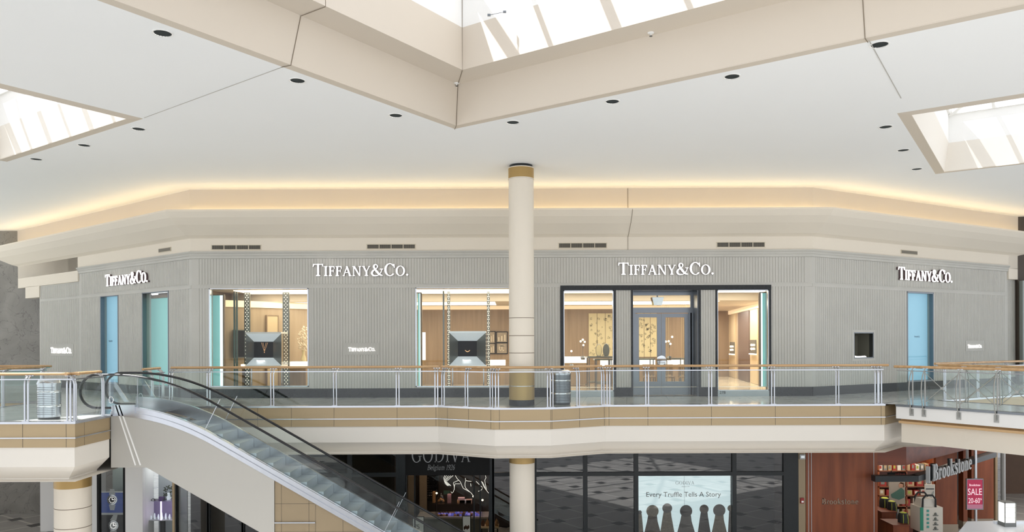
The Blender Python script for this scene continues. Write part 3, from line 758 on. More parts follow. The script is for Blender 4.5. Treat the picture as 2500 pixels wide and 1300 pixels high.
fascia('trim_9', edge_left, {0:[16.0,17.7,19.41,20.35], 1:[.35,1.38]}, 'gold panelled edge of the near left walkway')
fascia('trim_10', edge_main + edge_turn, {1:[x+9.2 for x in xs(815,969,1064)]+[1.1,2.4,3.3], 2:[.3,.95,1.62], 3:[.12,1.44], 4:[.02,.85,1.62], 5:[x-2.5 for x in xs(1486,1581,1736,1892,2050,2150)]}, 'gold panelled edge of the upper walkway')
# void on the far left and far edge beyond the bridge
fascia('trim_11', [(-26,22.2),(-13.7,22.2)], {0:[8.5,10.2,11.6]}); fascia('trim_12', [(-13.7,22.2),(-13.7,18.4)], {})
fascia('trim_13', [tuple(V2), tuple(W2)], {0:[1.2,2.8,4.4,6]}, 'gold panelled edge beyond the bridge')
# bridge
def bridge_side(pts, name):
    r = sroot(name)
    sweep(MB(), pts, [(-.12,.004),(.03,.004),(.03,-.05),(0,-.05)]).build('nosing', M['steeld'], r)
    sweep(MB(), pts, [(0,-.05),(0,-.37),(-.3,-.40)]).build('white_fascia', M['white'], r)
    sweep(MB(), pts, [(-.26,-.40),(-.2,-.44),(-.12,-.44),(-.12,-.5),(-.26,-.52)]).build('wood_ledge', mat('ledge_wood', (206,170,124), .5), r)
    sweep(MB(), pts, [(-.26,-.36),(-.26,-1.02),(-.9,-1.02)]).build('beam', M['cream2'], r)
    return r
bridge_side([tuple(B0), tuple(Bn)], 'trim_14'); bridge_side([tuple(Vn), tuple(V2)], 'trim_15')
q = [tuple(B0), tuple(Bn), tuple(Vn), tuple(V2)]
q = [tuple(B0+BN*.03), tuple(Bn+BN*.03), tuple(Vn-BN*.03), tuple(V2-BN*.03)]
struct(MB().prism(q, -.36, -.012).build('bridge_deck', M['cream2']))

# ---------------------------------------------------------------- railings
def post_mesh():
    """pair of curved flat stanchions; local x along the rail, y inward, z up"""
    mb = MB()
    pr = [(0,0),(0,.80),(.012,.88),(.045,.95),(.09,.985),(.13,.995)]
    for x in (-.036, .036): mb.tube([(x, a, b) for a, b in pr], .021, 8, flat=(1,1))
    mb.box(-.075,.075,-.05,.05,0,.014)
    return mb
def place(o, pos, ang, parent):
    o.parent = parent; o.location = Vector(pos) - parent_loc(parent); o.rotation_euler = (0,0,ang)
POST = None; BRK = None
def railing(label, pts, posts, g='balustrade runs with curved steel posts and wooden handrail', glass_gap=.05, ends=(0,0), hz=1.03, name='glass_railing'):
    """pts: two edge points; walking side on the left of travel (n points to the void)"""
    global POST, BRK
    F = Frame(pts[0], pts[1]); t = thing(name, label, 'railing', (*pts[0],0), g)
    inn = .06
    MB().tube([F.pt(-ends[0], -inn-.13, hz), F.pt(F.L+ends[1], -inn-.13, hz)], .034, 12).build('handrail', M['rail'], t, smooth=50)
    MB().fbox(F, 0, F.L, -inn-.012, -inn+.012, .905, .93).build('top_rail', M['steel'], t)
    ang = math.atan2(F.d.y, F.d.x)
    for s in posts:
        # local y inward = -n
        if POST is None:
            POST = post_mesh().build('post', M['steel'], smooth=40); BRK = MB().box(-.09,.09,.10,.17,.985,1.005).build('saddle', M['steel'], POST); o = POST
        else:
            o = POST.copy(); COL.objects.link(o); b = BRK.copy(); COL.objects.link(b); b.parent = o
        place(o, F.pt(s,-inn,0), ang, t)
    sp_ = sorted(set([0]+[round(s,3) for s in posts]+[F.L]))
    for a, b in zip(sp_, sp_[1:]):
        if b-a > .25: MB().fbox(F, a+glass_gap, b-glass_gap, -inn-.006, -inn+.006, .03, .9).build('glass_panel', M['glass'], t)
    return t
def sx(px, Y=20.2): return (px-1250)/1850*Y
e = edge_main
railing('railing beside the top of the escalator, short with a rounded end', [(-9.2,19.4),(-9.2,20.2)], [.1,.7], ends=(.12,0))
railing('long straight railing left of the round column', [(-9.2,20.25),(-1.98,20.25)], [sx(p)+9.2 for p in (413,505,661,815,969,1064)])
railing('short angled railing at the left of the bay around the round column', [e[2],e[3]], [.12,.85,1.6])
railing('front railing of the bay before the round column', [e[3],e[4]], [.06,1.4])
railing('short angled railing at the right of the bay around the round column', [e[4],e[5]], [.05,.85,1.62])
railing('long straight railing right of the bay ending at the bridge', [e[5],(9.95,20.25)], [sx(p)-2.5 for p in (1486,1581,1736,1890,2048,2144)]+[7.36], ends=(0,.2))
railing('near left railing in front of the silver litter bin', [(-17,16.4),(LFT,16.4)], [17-12.24,17-10.55,17-9.63])
railing('near left side railing running back to the escalator', [(LFT,16.4),(LFT,17.75)], [.12,1.25], ends=(0,.05))
railing('far left railing around the opening at the left frame edge', [(-26,22.2),(-13.7,22.2)], [12.3-.1,10.6,8.9,7.2])
railing('far left side railing of the opening at the left frame edge', [(-13.7,18.4),(-13.7,22.2)][::-1], [.2,1.9,3.6])
railing('far right railing beyond the bridge running to the right', [tuple(V2+D3*.05), tuple(V2+D3*12)], [.25,1.9,3.6,5.3,7.0])

# bridge railings: bowed outer bars, inner bars and crossed ties
def bridge_rail(label, P0, P1, posts):
    F = Frame(P0, P1); t = thing('bridge_railing', label, 'railing', (*P0,0), 'bridge railings with bowed bars and crossed ties')
    MB().tube([F.pt(-.1,-.1,1.0), F.pt(F.L,-.1,1.0)], .036, 12).build('handrail', M['rail'], t, smooth=50)
    MB().tube([F.pt(0,-.05,.90), F.pt(F.L,-.05,.90)], .011, 8).build('top_rail', M['steel'], t, smooth=50)
    for s in posts:
        bow = [(.03,-.22),(.05,-.1),(.085,.05),(.125,.25),(.135,.45),(.115,.62),(.07,.78),(.0,.9),(-.09,.985)]
        MB().tube([F.pt(s,a,b) for a,b in bow], .017, 8, flat=(1,.7)).build('bowed_bar', M['bsteel'], t, smooth=50)
        MB().fbox(F, s-.055, s+.055, 0, .015, -.27, -.09).build('fixing_plate', M['bsteel'], t)
        MB().tube([F.pt(s,-.05,0), F.pt(s,-.05,.9)], .018, 8).build('inner_bar', M['bsteel'], t, smooth=50)
        MB().fbox(F, s-.07, s+.07, -.13, -.07, .965,.98).build('saddle', M['steel'], t)
    for a, b in zip(posts, posts[1:]):
        MB().fbox(F, a+.03, b-.03, -.066, -.056, .03, .88).build('glass_panel', M['glass'], t)
        if b-a < .6: continue
        c = (a+b)/2; mb = MB()
        mb.tube([F.pt(a+.03,-.03,.12), F.pt(b-.03,-.03,.84)], .0095, 6); mb.tube([F.pt(a+.03,-.03,.84), F.pt(b-.03,-.03,.12)], .0095, 6)
        mb.fbox(F, c-.03, c+.03, -.04, -.018, .45, .51)
        mb.build('crossed_ties', M['bsteel'], t, smooth=50)
bridge_rail('near bridge railing with bowed steel bars in front of the pale fascia', B0, B0+BD*5.9, [.42,.74,1.6,2.46,3.32,4.18,5.04])
bridge_rail('far bridge railing behind the near one', V2+BD*5.2, V2, [.2,1.06,1.92,2.78,3.64,4.5])
MB().fbox(Frame(B0,B0+BD*.4), .0,.36,-.066,-.056,.03,.9).build('glass_panel', M['glass'], [o for o in COL.objects if o.name.startswith('bridge_railing')][0])

# ---------------------------------------------------------------- round columns
CX, CY, CR = .257, 20.22, .335
t = thing('round_column', 'tall cream round column in the centre rising from the lower floor through the walkway to the ceiling', 'column', (CX,CY,-5))
def cyl(z0, z1, r, m, name, par, x=CX, y=CY, n=48): return MB().lathe((x,y,0), [(r,z0),(r,z1)], n).build(name, m, par, smooth=40)
cyl(.9, 6.02, CR, M['cream2'], 'shaft', t); cyl(.16, .9, CR+.004, M['gold2'], 'lower_sheath', t); cyl(0.0,.16,CR+.008, M['plinth'], 'base_ring', t)
cyl(6.02,6.33,CR+.006, M['gold2'], 'upper_collar', t); cyl(6.33,CZ,CR-.03, M['dark'], 'shadow_gap', t); cyl(6.02,6.04,CR+.012,M['cream2'],'collar_edge',t); cyl(6.31,6.33,CR+.012,M['cream2'],'collar_edge',t)
for z in (2.33,1.86,1.4): cyl(z-.008,z+.008,CR+.0015,M['seam'],'joint',t)
cyl(.52,.535,CR+.008,M['steel'],'band',t)
cyl(-5,-1.52,CR,M['cream2'],'lower_shaft',t); cyl(-1.52,-1.29,CR+.006,M['gold2'],'lower_collar',t); cyl(-3.6,-3.585,CR+.001,M['seam'],'joint',t)
x, y, r = -10.5, 18.1, .395
t = thing('round_column', 'thick round cream column with gold collar under the near left walkway', 'column', (x,y,-5))
cyl(-5,-1.72,r,M['cream2'],'shaft',t,x,y); cyl(-1.72,-1.29,r+.006,M['gold2'],'collar',t,x,y)
for z in (-2.2,-2.66,-3.12,-3.58): cyl(z-.008,z+.008,r+.0015,M['seam'],'joint',t,x,y)

# ---------------------------------------------------------------- litter bins
def bin_(x, y, r, h, label, m):
    t = thing('litter_bin', label, 'bin', (x,y,0), 'round steel litter bins')
    MB().lathe((x,y,0), [(r,.05),(r,h-.12)], 40).build('body', m, t, smooth=40)
    MB().lathe((x,y,0), [(r-.02,0),(r-.02,.05)], 32).build('base', M['dark'], t)
    MB().lathe((x,y,0), [(r+.01,h-.12),(r+.012,h-.09),(r+.01,h-.08),(r-.02,h-.02),(r-.07,h),(r*.55,h),(r*.5,h-.04),(.001,h-.05)], 40).build('lid', M['steel'], t, smooth=40)
    mb = MB()
    for k in range(36):
        a = math.radians(-150+k*120/36)
        for j in range(16):
            z = .12 + (h-.3)*j/15; mb.ball((x+math.cos(a)*r, y+math.sin(a)*r, z), .007, 4)
    mb.build('perforation', M['dark'], t)
    for z in (.28, h-.3): MB().lathe((x,y,0), [(r+.001,z),(r+.006,z+.01),(r+.006,z+.03),(r+.001,z+.04)], 40).build('band', M['chrome'], t)
bin_(-10.42, 17.05, .235, .90, 'round perforated silver litter bin behind the near left railing', M['steel'])
bin_(1.32, 20.55, .27, .93, 'round dark glassy litter bin right beside the central column', M['steeld'])

# ---------------------------------------------------------------- escalator
ESC = thing('escalator', 'escalator with glass sides and black handrails descending to the right', 'escalator', (-8.6, 18.5, 0))
TAN = math.tan(math.radians(30)); YN, YF = 18.0, 19.12
def hr(X):
    """handrail height over the run, rounded at the top"""
    X0 = -8.27; rad = 1.25
    if X < X0-rad: return .95
    if X > X0+rad: return .95-TAN*(X-X0)
    u = (X-(X0-rad))/(2*rad); return .95 - TAN*rad*u*u
XS = [-9.47+.12*i for i in range(int((.9+9.47)/.12)+1)]
def profile_strip(off0, off1, y0, y1, xs, name, m, top=None, smooth=30):
    mb = MB()
    rows = [(X, hr(X)+off0, hr(X)+off1) for X in xs]
    for (a, z0, z1), (b, w0, w1) in zip(rows, rows[1:]):
        mb.hexa([(a,y0,z0),(b,y0,w0),(b,y1,w0),(a,y1,z0),(a,y0,z1),(b,y0,w1),(b,y1,w1),(a,y1,z1)])
    return mb.build(name, m, ESC)
# handrails with newel loops
for Y, nm in ((YN,'near'),(YF,'far')):
    pts = []
    cz, rr = .555, .395; cx0 = -9.87
    for k in range(0, 13):
        a = math.radians(-90-k*15); pts.append((cx0+rr*math.cos(a), Y, cz+rr*math.sin(a)))
    pts = [(-9.3, Y, .16)] + pts + [(X, Y, hr(X)) for X in XS if X > -9.5]
    MB().tube(pts, .036, 10, flat=(1.15,.8)).build('handrail', M['rubber'], ESC, smooth=50)
    # glass side
    g0 = -10.2; mb = MB()
    col = [(-10.21, .55,.56),(-10.12,.33,.80),(-9.97,.24,.88),(-9.8,.2,.91)]
    col += [(X, hr(X)-.74, hr(X)-.03) for X in XS]
    for (a,z0,z1),(b,w0,w1) in zip(col, col[1:]): mb.hexa([(a,Y-.006,z0),(b,Y-.006,w0),(b,Y+.006,w0),(a,Y+.006,z0),(a,Y-.006,z1),(b,Y-.006,w1),(b,Y+.006,w1),(a,Y+.006,z1)])
    mb.build('glass_side', M['glass'], ESC)
    mb = MB()
    for X in (-8.9,-7.3,-3.05,.1): 
        mb.bar((X,Y,hr(X)-.75),(X+.36 if X > -7.5 else X,Y,hr(X)-.03-.0*X),.012,.02,up=(0,1,0))
    mb.build('glass_joint', M['steel'], ESC)
rows = XS
profile_strip(-.86,-.735,YN-.10,YN+.05,rows,'near_deck',M['steel'])
profile_strip(-.97,-.86,YN-.135,YN+.05,rows,'near_outer_deck',M['steel'])
profile_strip(-.9,-.60,YF-.06,YF+.03,rows,'far_skirt',M['steel'])
profile_strip(-.9,-.66,YF+.03,YF+.16,rows,'far_deck',M['steeld'])
profile_strip(-.74,-.725,YN-.02,YN+.02,rows,'glass_clamp',M['chrome'])
# steps
st0 = None
sY0, sY1 = YN+.06, YF-.07
MB().box(-10.3,-8.75,sY0-.06,sY1+.06,.0,.012).build('landing_plate', M['steel'], ESC)
mb = MB()
for k in range(30): y = sY0+(sY1-sY0)*(k+.5)/30; mb.box(-8.75,-8.5,y-.008,y+.008,.0,.014)
mb.build('comb_plate', M['steeld'], ESC)
for i in range(23):
    X = -8.5+.4*i; blend = min(1, max(0, (X+8.4)/1.0)); z = hr(X+.2)-(.95-.20*blend)
    z = min(z, 0.0)
    if st0 is None:
        mb = MB(); mb.box(0,.4,sY0,sY1,-.3,0)
        mb.box(.0,.03,sY0,sY1,0,.004); 
        mb.v = [v+Vector((X,0,z)) for v in mb.v]; st0 = mb.build('step', M['stepm'], ESC); X00, z00 = X, z
        st0.location = (0,0,0)
    else:
        o = st0.copy(); COL.objects.link(o); o.parent = ESC; o.location = (X-X00, 0, z-z00)
# cladding of the truss
def bot(X): return -1.24 if X < -8.63 else -1.24-TAN*(X+8.63)
mb = MB(); xr = [X for X in XS if X < -5.62]+[-5.62]
for a, b in zip(xr, xr[1:]):
    for y0, y1 in ((YN-.125,YN-.06),): mb.hexa([(a,y0,bot(a)),(b,y0,bot(b)),(b,y1,bot(b)),(a,y1,bot(a)),(a,y0,hr(a)-.97),(b,y0,hr(b)-.97),(b,y1,hr(b)-.97),(a,y1,hr(a)-.97)])
mb.build('near_side_cladding', M['panel'], ESC); mb = MB()
for a, b in zip(xr, xr[1:]):
    for y0, y1 in ((YF+.10,YF+.16),): mb.hexa([(a,y0,bot(a)),(b,y0,bot(b)),(b,y1,bot(b)),(a,y1,bot(a)),(a,y0,hr(a)-.97),(b,y0,hr(b)-.97),(b,y1,hr(b)-.97),(a,y1,hr(a)-.97)])
mb.build('far_side_cladding', M['panel'], ESC)
mb = MB()
for a, b in zip(xr, xr[1:]): mb.quad((a,YN-.125,bot(a)),(b,YN-.125,bot(b)),(b,YF+.16,bot(b)),(a,YF+.16,bot(a)))
mb.quad((-5.62,YN-.125,bot(-5.62)),(-5.62,YF+.16,bot(-5.62)),(-5.62,YF+.16,hr(-5.62)-1.0),(-5.62,YN-.125,hr(-5.62)-1.0))
mb.quad((-9.46,YN-.12,-1.24),(-9.46,YF+.16,-1.24),(-9.46,YF+.16,-.02),(-9.46,YN-.12,-.02))
mb.build('soffit_cladding', M['panel'], ESC)
# slanted cover strips on the cladding
mb = MB()
for (xa, xb) in (((283,990),(331,1137)),((291,990),(343,1137))):
    p, q = at(*xa, YN-.13), at(*xb, YN-.13); mb.bar(p, q, .03, .02, up=(0,1,0))
mb.build('cover_strip', M['white'], ESC)
# end block beside the landing
MB().box(-9.42,-8.9,YN-.14,YN+.04,-.02,.24).build('deck_end_cap', M['steel'], ESC)
MB().box(-9.42,-8.6,YF-.04,YF+.16,-.02,.24).build('deck_end_cap', M['steel'], ESC)
# acrylic climbing barriers
for (x0, y0, x1, y1, xd, yd, Y, d) in ((266,927,277,985,308,982,YN-.13,0),(338,923,348,977,378,978,YF+.10,0)):
    mb = MB(); a, b = at(x0,y0,Y), at(x1,y1,Y); mb.box(a.x,b.x,Y-.01,Y+.01,b.z,a.z)
    p, q = at(x1-3,y0+4,Y), at(xd,yd,Y); mb.bar(p,q,.012,.09,up=(0,1,0)) if False else mb.hexa([(p.x-.04,Y-.01,p.z),(q.x-.04,Y-.01,q.z),(q.x+.07,Y-.01,q.z),(p.x+.07,Y-.01,p.z),(p.x-.04,Y+.01,p.z),(q.x-.04,Y+.01,q.z),(q.x+.07,Y+.01,q.z),(p.x+.07,Y+.01,p.z)])
    mb.build('climbing_barrier', M['acrylic'], ESC)
    c = at((x0+x1)/2, y1-8, Y-.02); pts = [(c.x+.05*math.cos(k*math.pi/8), c.y, c.z+.075*math.sin(k*math.pi/8)) for k in range(17)]
    MB().tube(pts, .008, 6, cap=False).build('barrier_ring', M['chrome'], ESC)
# tiled enclosure under the lower run
mb = MB(); xe = [X for X in XS if X > -5.62]; xe = [-5.62]+xe; yb = YN-.10
for a, b in zip(xe, xe[1:]): mb.hexa([(a,yb,-5),(b,yb,-5),(b,YF+.12,-5),(a,YF+.12,-5),(a,yb,max(-4.99,hr(a)-.98)),(b,yb,max(-4.99,hr(b)-.98)),(b,YF+.12,max(-4.99,hr(b)-.98)),(a,YF+.12,max(-4.99,hr(a)-.98))])
r = sroot('wall_escalator_base', 'gold tiled wall enclosing the foot of the escalator'); mb.build('tiled_wall', M['tile'], r)
mb = MB(); P = lambda px: at(px,1250,yb).x
for px in (687,754,770,837,900,916,985): 
    X = P(px); mb.box(X-.006,X+.006,yb-.004,yb,-5,max(-4.9,hr(X)-.99))
for z, x1 in ((at(700,1231,yb).z, 1200),(at(700,1300,yb).z,1200)):
    mb.box(P(670), min(P(x1), (-z-.03)/TAN*1 -8.27 if False else -8.27+(.95-.99-z)/TAN), yb-.004, yb, z-.006, z+.006)
mb.build('tile_joint', M['seam'], r)
z = at(700,1277,yb).z; MB().box(P(671),P(770),yb-.03,yb,z-.015,z+.015).build('steel_strip', M['steel'], r)

# ---------------------------------------------------------------- jewellery shop interior
IY, IC = 30.0, 3.12
struct(MB().flat([[(-9.8,23.45),(9.1,23.45),(10.6,24.9),(10.6,36.2),(-9.8,36.2)]], .012).build('floor_shop', M['ifloor'], recalc=False))
mb = MB(); mb.box(-9.8,9.1,23.55,26.5,3.40,3.45); mb.quad((-9.8,26.5,3.4),(10.4,26.5,3.4),(10.4,26.5,IC),(-9.8,26.5,IC))
mb.flat([[(-9.8,26.5),(10.6,26.5),(10.6,36.2),(-9.8,36.2)],[(-8,26.9),(-.6,26.9),(-.6,29.3),(-8,29.3)],[(.3,26.9),(7.4,26.9),(7.4,29.3),(.3,29.3)]], IC)
for a, b in ((-8,-.6),(.3,7.4)): mb.box(a-.2,b+.2,26.7,29.5,3.62,3.66)
mb.box(9.1,10.4,24.6,26.5,3.40,3.45)
struct(mb.build('ceiling_shop', M['iceil'], recalc=False))
mb = MB(); mb.box(-9.0,8.6,24.5,26.2,3.375,3.395)
struct(mb.build('trim_16', M['ilamp']), 'glowing ceiling strip inside the shop windows')
for i, (a, b) in enumerate(((-8,-.6),(.3,7.4))):
    mb = MB(); mb.quad((a,29.3,IC),(b,29.3,IC),(b,29.3,3.6),(a,29.3,3.6)); mb.quad((a,26.9,IC),(a,29.3,IC),(a,29.3,3.6),(a,26.9,3.6)); mb.quad((b,26.9,IC),(b,29.3,IC),(b,29.3,3.6),(b,26.9,3.6))
    struct(mb.build('trim_%d' % (17+i), M['ilamp']))
mb = MB(); mb.box(-10,7.85,IY,IY+.1,0,IC); mb.box(7.85,7.95,IY,36,0,IC); mb.box(7.9,10.7,36,36.1,0,IC); mb.box(-9.9,-9.8,23.5,30,0,3.6)
struct(mb.build('wall_shop_back', M['iwood']))
mb = MB(); mb.box(-10,7.85,IY-.05,IY,2.98,IC); struct(mb.build('trim_19', mat('crown_band', (236,214,180), .6, emit=(255,226,186), estr=.35)))
FA = Frame((-9.6,25.2),(-4.6,30)); FI = Frame((10.35,36),(8.85,24.4))
struct((lambda m: (m.fbox(FA,0,FA.L,-.1,0,0,IC), m)[1])(MB()).build('wall_shop_left', M['iwood2']))
struct((lambda m: (m.fbox(FI,0,FI.L,-.1,0,0,IC), m)[1])(MB()).build('wall_shop_right', M['iwood2']))
mb = MB(); mb.fbox(FA,0,FA.L,0,.06,2.9,IC); mb.fbox(FI,0,FI.L,0,.08,2.95,IC); struct(mb.build('trim_20', mat('lit_cornice', (240,216,180), .6, emit=(255,228,188), estr=.4)))
def area(name, loc, sx_, sy_, e, col=(1,.94,.86), rot=(0,0,0)):
    d = bpy.data.lights.new(name, 'AREA'); d.shape = 'RECTANGLE'; d.size = sx_; d.size_y = sy_; d.energy = e; d.color = col
    o = bpy.data.objects.new(name, d); COL.objects.link(o); o.location = loc; o.rotation_euler = rot
area('shop_fill_light', (-4.5,27.5,3.08), 8, 3, 110); area('shop_fill_light', (4.2,27.5,3.08), 8, 3, 110); area('shop_fill_light', (8.7,31.2,3.05), 1.0, 8, 260)  # added area lamps brighten the interior; the last lifts the right entrance window

# panels on the shop walls
def wall_panel(F, x0, x1, y0, y1, o, m, name, label, cat, grp=None, frame=None, z0=None):
    a, z1 = F.px(x0, y0); b, zz = F.px(x1, y1); z0 = zz if z0 is None else z0
    t = thing(name, label, cat, tuple(F.pt((a+b)/2, o/2, z0)), grp)
    MB().fbox(F, a, b, .002, o, z0, z1).build('board', m, t)
    if frame:
        mb = MB()
        for q in ((a-.03,a,z0-.03,z1+.03),(b,b+.03,z0-.03,z1+.03),(a,b,z1,z1+.03),(a,b,z0-.03,z0)): mb.fbox(F,q[0],q[1],.002,o+.015,q[2],q[3])
        mb.build('frame', frame, t)
    return t, a, b, z0, z1
FB = Frame((-10,IY),(7.85,IY))
cream_i = mat('cream_lacquer', (206,184,146), .4)
for (x0,x1,y0,y1,lb) in ((650,676,772,880,'tall pale cabinet door panel left of the beaded mirror column'),(712,740,775,890,'tall pale panelled door behind the white blossoms')):
    wall_panel(FA if x0 < 700 else FB, x0,x1,y0,y1,.08,cream_i,'cabinet_panel',lb,'panel',frame=M['iwood'],z0=.05)
# floral panels
rnd = random.Random(3)
for (x0,x1,lb) in ((1437,1498,'pale gold wall panel with scattered grey flowers seen in the left entrance window'),(1556,1603,'pale gold flowered wall panel seen through the left door leaf')):
    t, a, b, z0, z1 = wall_panel(FB, x0, x1, 766, 872, .05, M['igold'], 'floral_panel', lb, 'panel', 'flowered wall panels')
    mb = MB()
    for k in range(46):
        s = a+.05+rnd.random()*(b-a-.1); z = z0+.05+(z1-z0-.1)*rnd.random(); r_ = .025+.03*rnd.random()
        for j in range(4):
            an = j*math.pi/2+rnd.random(); mb.fpoly(FB, [(s+r_*.75*math.cos(an)+r_*.5*math.cos(q*math.pi/3), z+r_*.75*math.sin(an)+r_*.5*math.sin(q*math.pi/3)) for q in range(6)], .051,.053)
    mb.build('flowers', mat('grey_petals', (160,150,118), .6), t)
    mb = MB()
    for k in (1,2): s = a+(b-a)*k/3; mb.fbox(FB,s-.008,s+.008,.05,.053,z0,z1)
    mb.build('panel_gap', M['seam'], t)
# framed pictures in the second window
for (x0,x1,y0,y1,lb) in ((1192,1208,811,838,'narrow framed picture, upper left of the four'),(1213,1238,812,836,'framed grey picture, upper right of the four'),(1192,1208,840,863,'narrow framed picture, lower left of the four'),(1213,1238,839,863,'framed picture with pale monogram, lower right of the four')):
    t,a,b,z0,z1 = wall_panel(FB,x0,x1,y0,y1,.03,mat('sepia_print',(150,136,116),.6,var=.35,scale=6),'framed_picture',lb,'picture','framed pictures behind the second window',frame=M['black'])
    mb = MB(); w = b-a; h_ = z1-z0
    if y0 == 839:
        for q in arc(a+w*.5, z0+h_*.5, w*.3, h_*.3, w*.08, h_*.08, 40, 320, 10): mb.fpoly(FB, q, .03,.034)
        mb.fbox(FB,a+w*.46,a+w*.54,.03,.034,z0+h_*.15,z0+h_*.85); mb.fbox(FB,a+w*.3,a+w*.7,.03,.034,z0+h_*.68,z0+h_*.76)
    else:
        for k in range(3): mb.fbox(FB,a+w*(.12+.3*k),a+w*(.25+.3*k),.03,.034,z0+h_*.1,z0+h_*(.5+.13*k))
    mb.build('print', mat('print_light', (206,192,168), .6), t)
# show-window displays
FV = Frame((-10,24.3),(10,24.3))
def vitrine(x0,y0,x1,y1,i0,j0,i1,j1,label,kind):
    Yf, Yb = 24.15, 24.55
    A = [at(x0,y1,Yf),at(x1,y1,Yf),at(x1,y0,Yf),at(x0,y0,Yf)]; B = [at(i0,j1,Yb),at(i1,j1,Yb),at(i1,j0,Yb),at(i0,j0,Yb)]
    t = thing('display_vitrine', label, 'display case', ((A[0].x+A[1].x)/2, Yf, 0), 'faceted jewellery display cases')
    names = [('lower_facet',M['facet']),('right_facet',M['mirrord']),('upper_facet',M['facet']),('left_facet',M['mirrord'])]  # one mirrored frame; its bright and dark sides are put into the materials
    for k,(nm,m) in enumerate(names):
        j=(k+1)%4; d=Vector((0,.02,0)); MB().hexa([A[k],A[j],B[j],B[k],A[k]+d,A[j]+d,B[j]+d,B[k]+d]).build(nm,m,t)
    mb=MB(); b0,b1=B[0],B[2]; mb.box(b0.x,b1.x,Yb+.25,Yb+.27,b0.z,b1.z); mb.box(b0.x-.02,b0.x,Yb,Yb+.27,b0.z,b1.z); mb.box(b1.x,b1.x+.02,Yb,Yb+.27,b0.z,b1.z); mb.box(b0.x,b1.x,Yb,Yb+.27,b1.z,b1.z+.02); mb.box(b0.x,b1.x,Yb,Yb+.27,b0.z-.02,b0.z)
    mb.build('dark_niche', M['black'], t)
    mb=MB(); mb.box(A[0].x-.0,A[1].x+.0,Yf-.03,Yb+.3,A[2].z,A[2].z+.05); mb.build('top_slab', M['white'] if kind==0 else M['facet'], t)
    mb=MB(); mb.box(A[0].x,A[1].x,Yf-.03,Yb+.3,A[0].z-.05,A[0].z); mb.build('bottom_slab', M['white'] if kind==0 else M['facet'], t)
    mb=MB(); mb.box(A[0].x-.01,A[0].x,Yf,Yb+.3,A[0].z,A[2].z); mb.box(A[1].x,A[1].x+.01,Yf,Yb+.3,A[0].z,A[2].z); mb.build('side_glass',M['glass'],t)
    for xx in (A[0].x+.08,A[1].x-.08): MB().box(xx-.015,xx+.015,Yb-.1,Yb-.07,.02,A[0].z-.05).build('leg',M['steel'],t)
    cx=(b0.x+b1.x)/2; zt=b1.z-.03
    mb=MB()
    if kind==0:
        for dx,dz in ((.10,.30),(.05,.22)):
            mb.tube([(cx-dx,Yb+.1,zt),(cx,Yb+.08,zt-dz),(cx+dx,Yb+.1,zt)],.005,5); mb.ball((cx,Yb+.08,zt-dz-.015),.016,8)
    else:
        mb.tube([(cx-.08+.16*k/8,Yb+.08,zt-.27-.05*math.sin(math.pi*k/8)) for k in range(9)],[.008+.008*math.sin(math.pi*k/8) for k in range(9)],6)
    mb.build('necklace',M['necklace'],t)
    s=cx+10; zc=(A[0].z+B[0].z)/2
    FT=Frame((-10,24.30),(10,24.30)); write(FT,'TIFFANY&CO.',s-.14,s+.14,zc,.045,0.0,.03,M['sign'],'lettering',t,SZ)
vitrine(600,815,687,893,620,835,667,874,'faceted display case with two gold pendant chains and a white top in the first window',0)
vitrine(1097,813,1186,893,1118,833,1164,871,'faceted silver display case with a gold bar necklace in the second window',1)
# beaded mirror columns and slim poles
def bead_column(x0, x1, Y, label):
    a=at(x0,800,Y).x; b=at(x1,800,Y).x; t=thing('mirror_column',label,'column',((a+b)/2,Y,0),'beaded mirror columns in the shop windows')
    MB().box(a,b,Y,Y+.08,0.02,3.36).build('mirror',M['mirrord'],t); mb=MB()
    for k in range(52):
        z=.15+k*.062; w=(b-a)
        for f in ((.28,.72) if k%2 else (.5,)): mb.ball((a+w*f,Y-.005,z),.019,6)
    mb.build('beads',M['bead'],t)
bead_column(596,610,25.0,'beaded mirror column at the left of the display case in the first window')
bead_column(690,706,25.0,'beaded mirror column at the right of the display case in the first window')
bead_column(1092,1099,25.0,'narrow beaded mirror column at the left of the display case in the second window')
bead_column(1189,1196,25.0,'narrow mirror column at the right of the display case in the second window')
for x0,x1,lb in ((576,580,'slim dark pole in the first window'),(1081,1085,'slim pole in the second window'),(570,574,'dark slim pole nearest the teal panel in the first window')):
    a=at(x0,800,24.6).x; b=at(x1,800,24.6).x; MBo=MB().box(a,b,24.6,24.64,.02,3.36).build('display_pole',M['mirrord']); tag(MBo,lb,'pole','slim poles in the shop windows')
# teal light panels
def teal(x0,x1,y0,y1,Y,label,edge,grp='teal light panels in the shop windows'):
    a=at(x0,y0,Y); b=at(x1,y1,Y); t=thing('light_panel',label,'light panel',((a.x+b.x)/2,Y,b.z),grp)
    MB().box(a.x,b.x,Y,Y+.06,b.z,a.z).build('panel',M['teal'],t); w=(b.x-a.x)*.28
    q=(b.x-w,b.x) if edge=='r' else (a.x,a.x+w)
    MB().box(q[0],q[1],Y-.01,Y,b.z,a.z).build('lit_edge',M['tealedge'],t)
    mb=MB(); mb.box(a.x-.04,b.x+.04,Y-.02,Y+.08,a.z,a.z+.03); mb.box((b.x if edge=='r' else a.x-.05),(b.x+.05 if edge=='r' else a.x),Y-.02,Y+.08,b.z,a.z); mb.build('frame',M['iwood'],t)
teal(519,545,722,946,23.75,'teal light panel at the left side of the first window','r')
teal(1020,1027,717,944,23.75,'slim teal light panel at the left side of the second window','r')
teal(1857,1872,716,944,23.75,'teal light panel at the right side of the right entrance window','l')
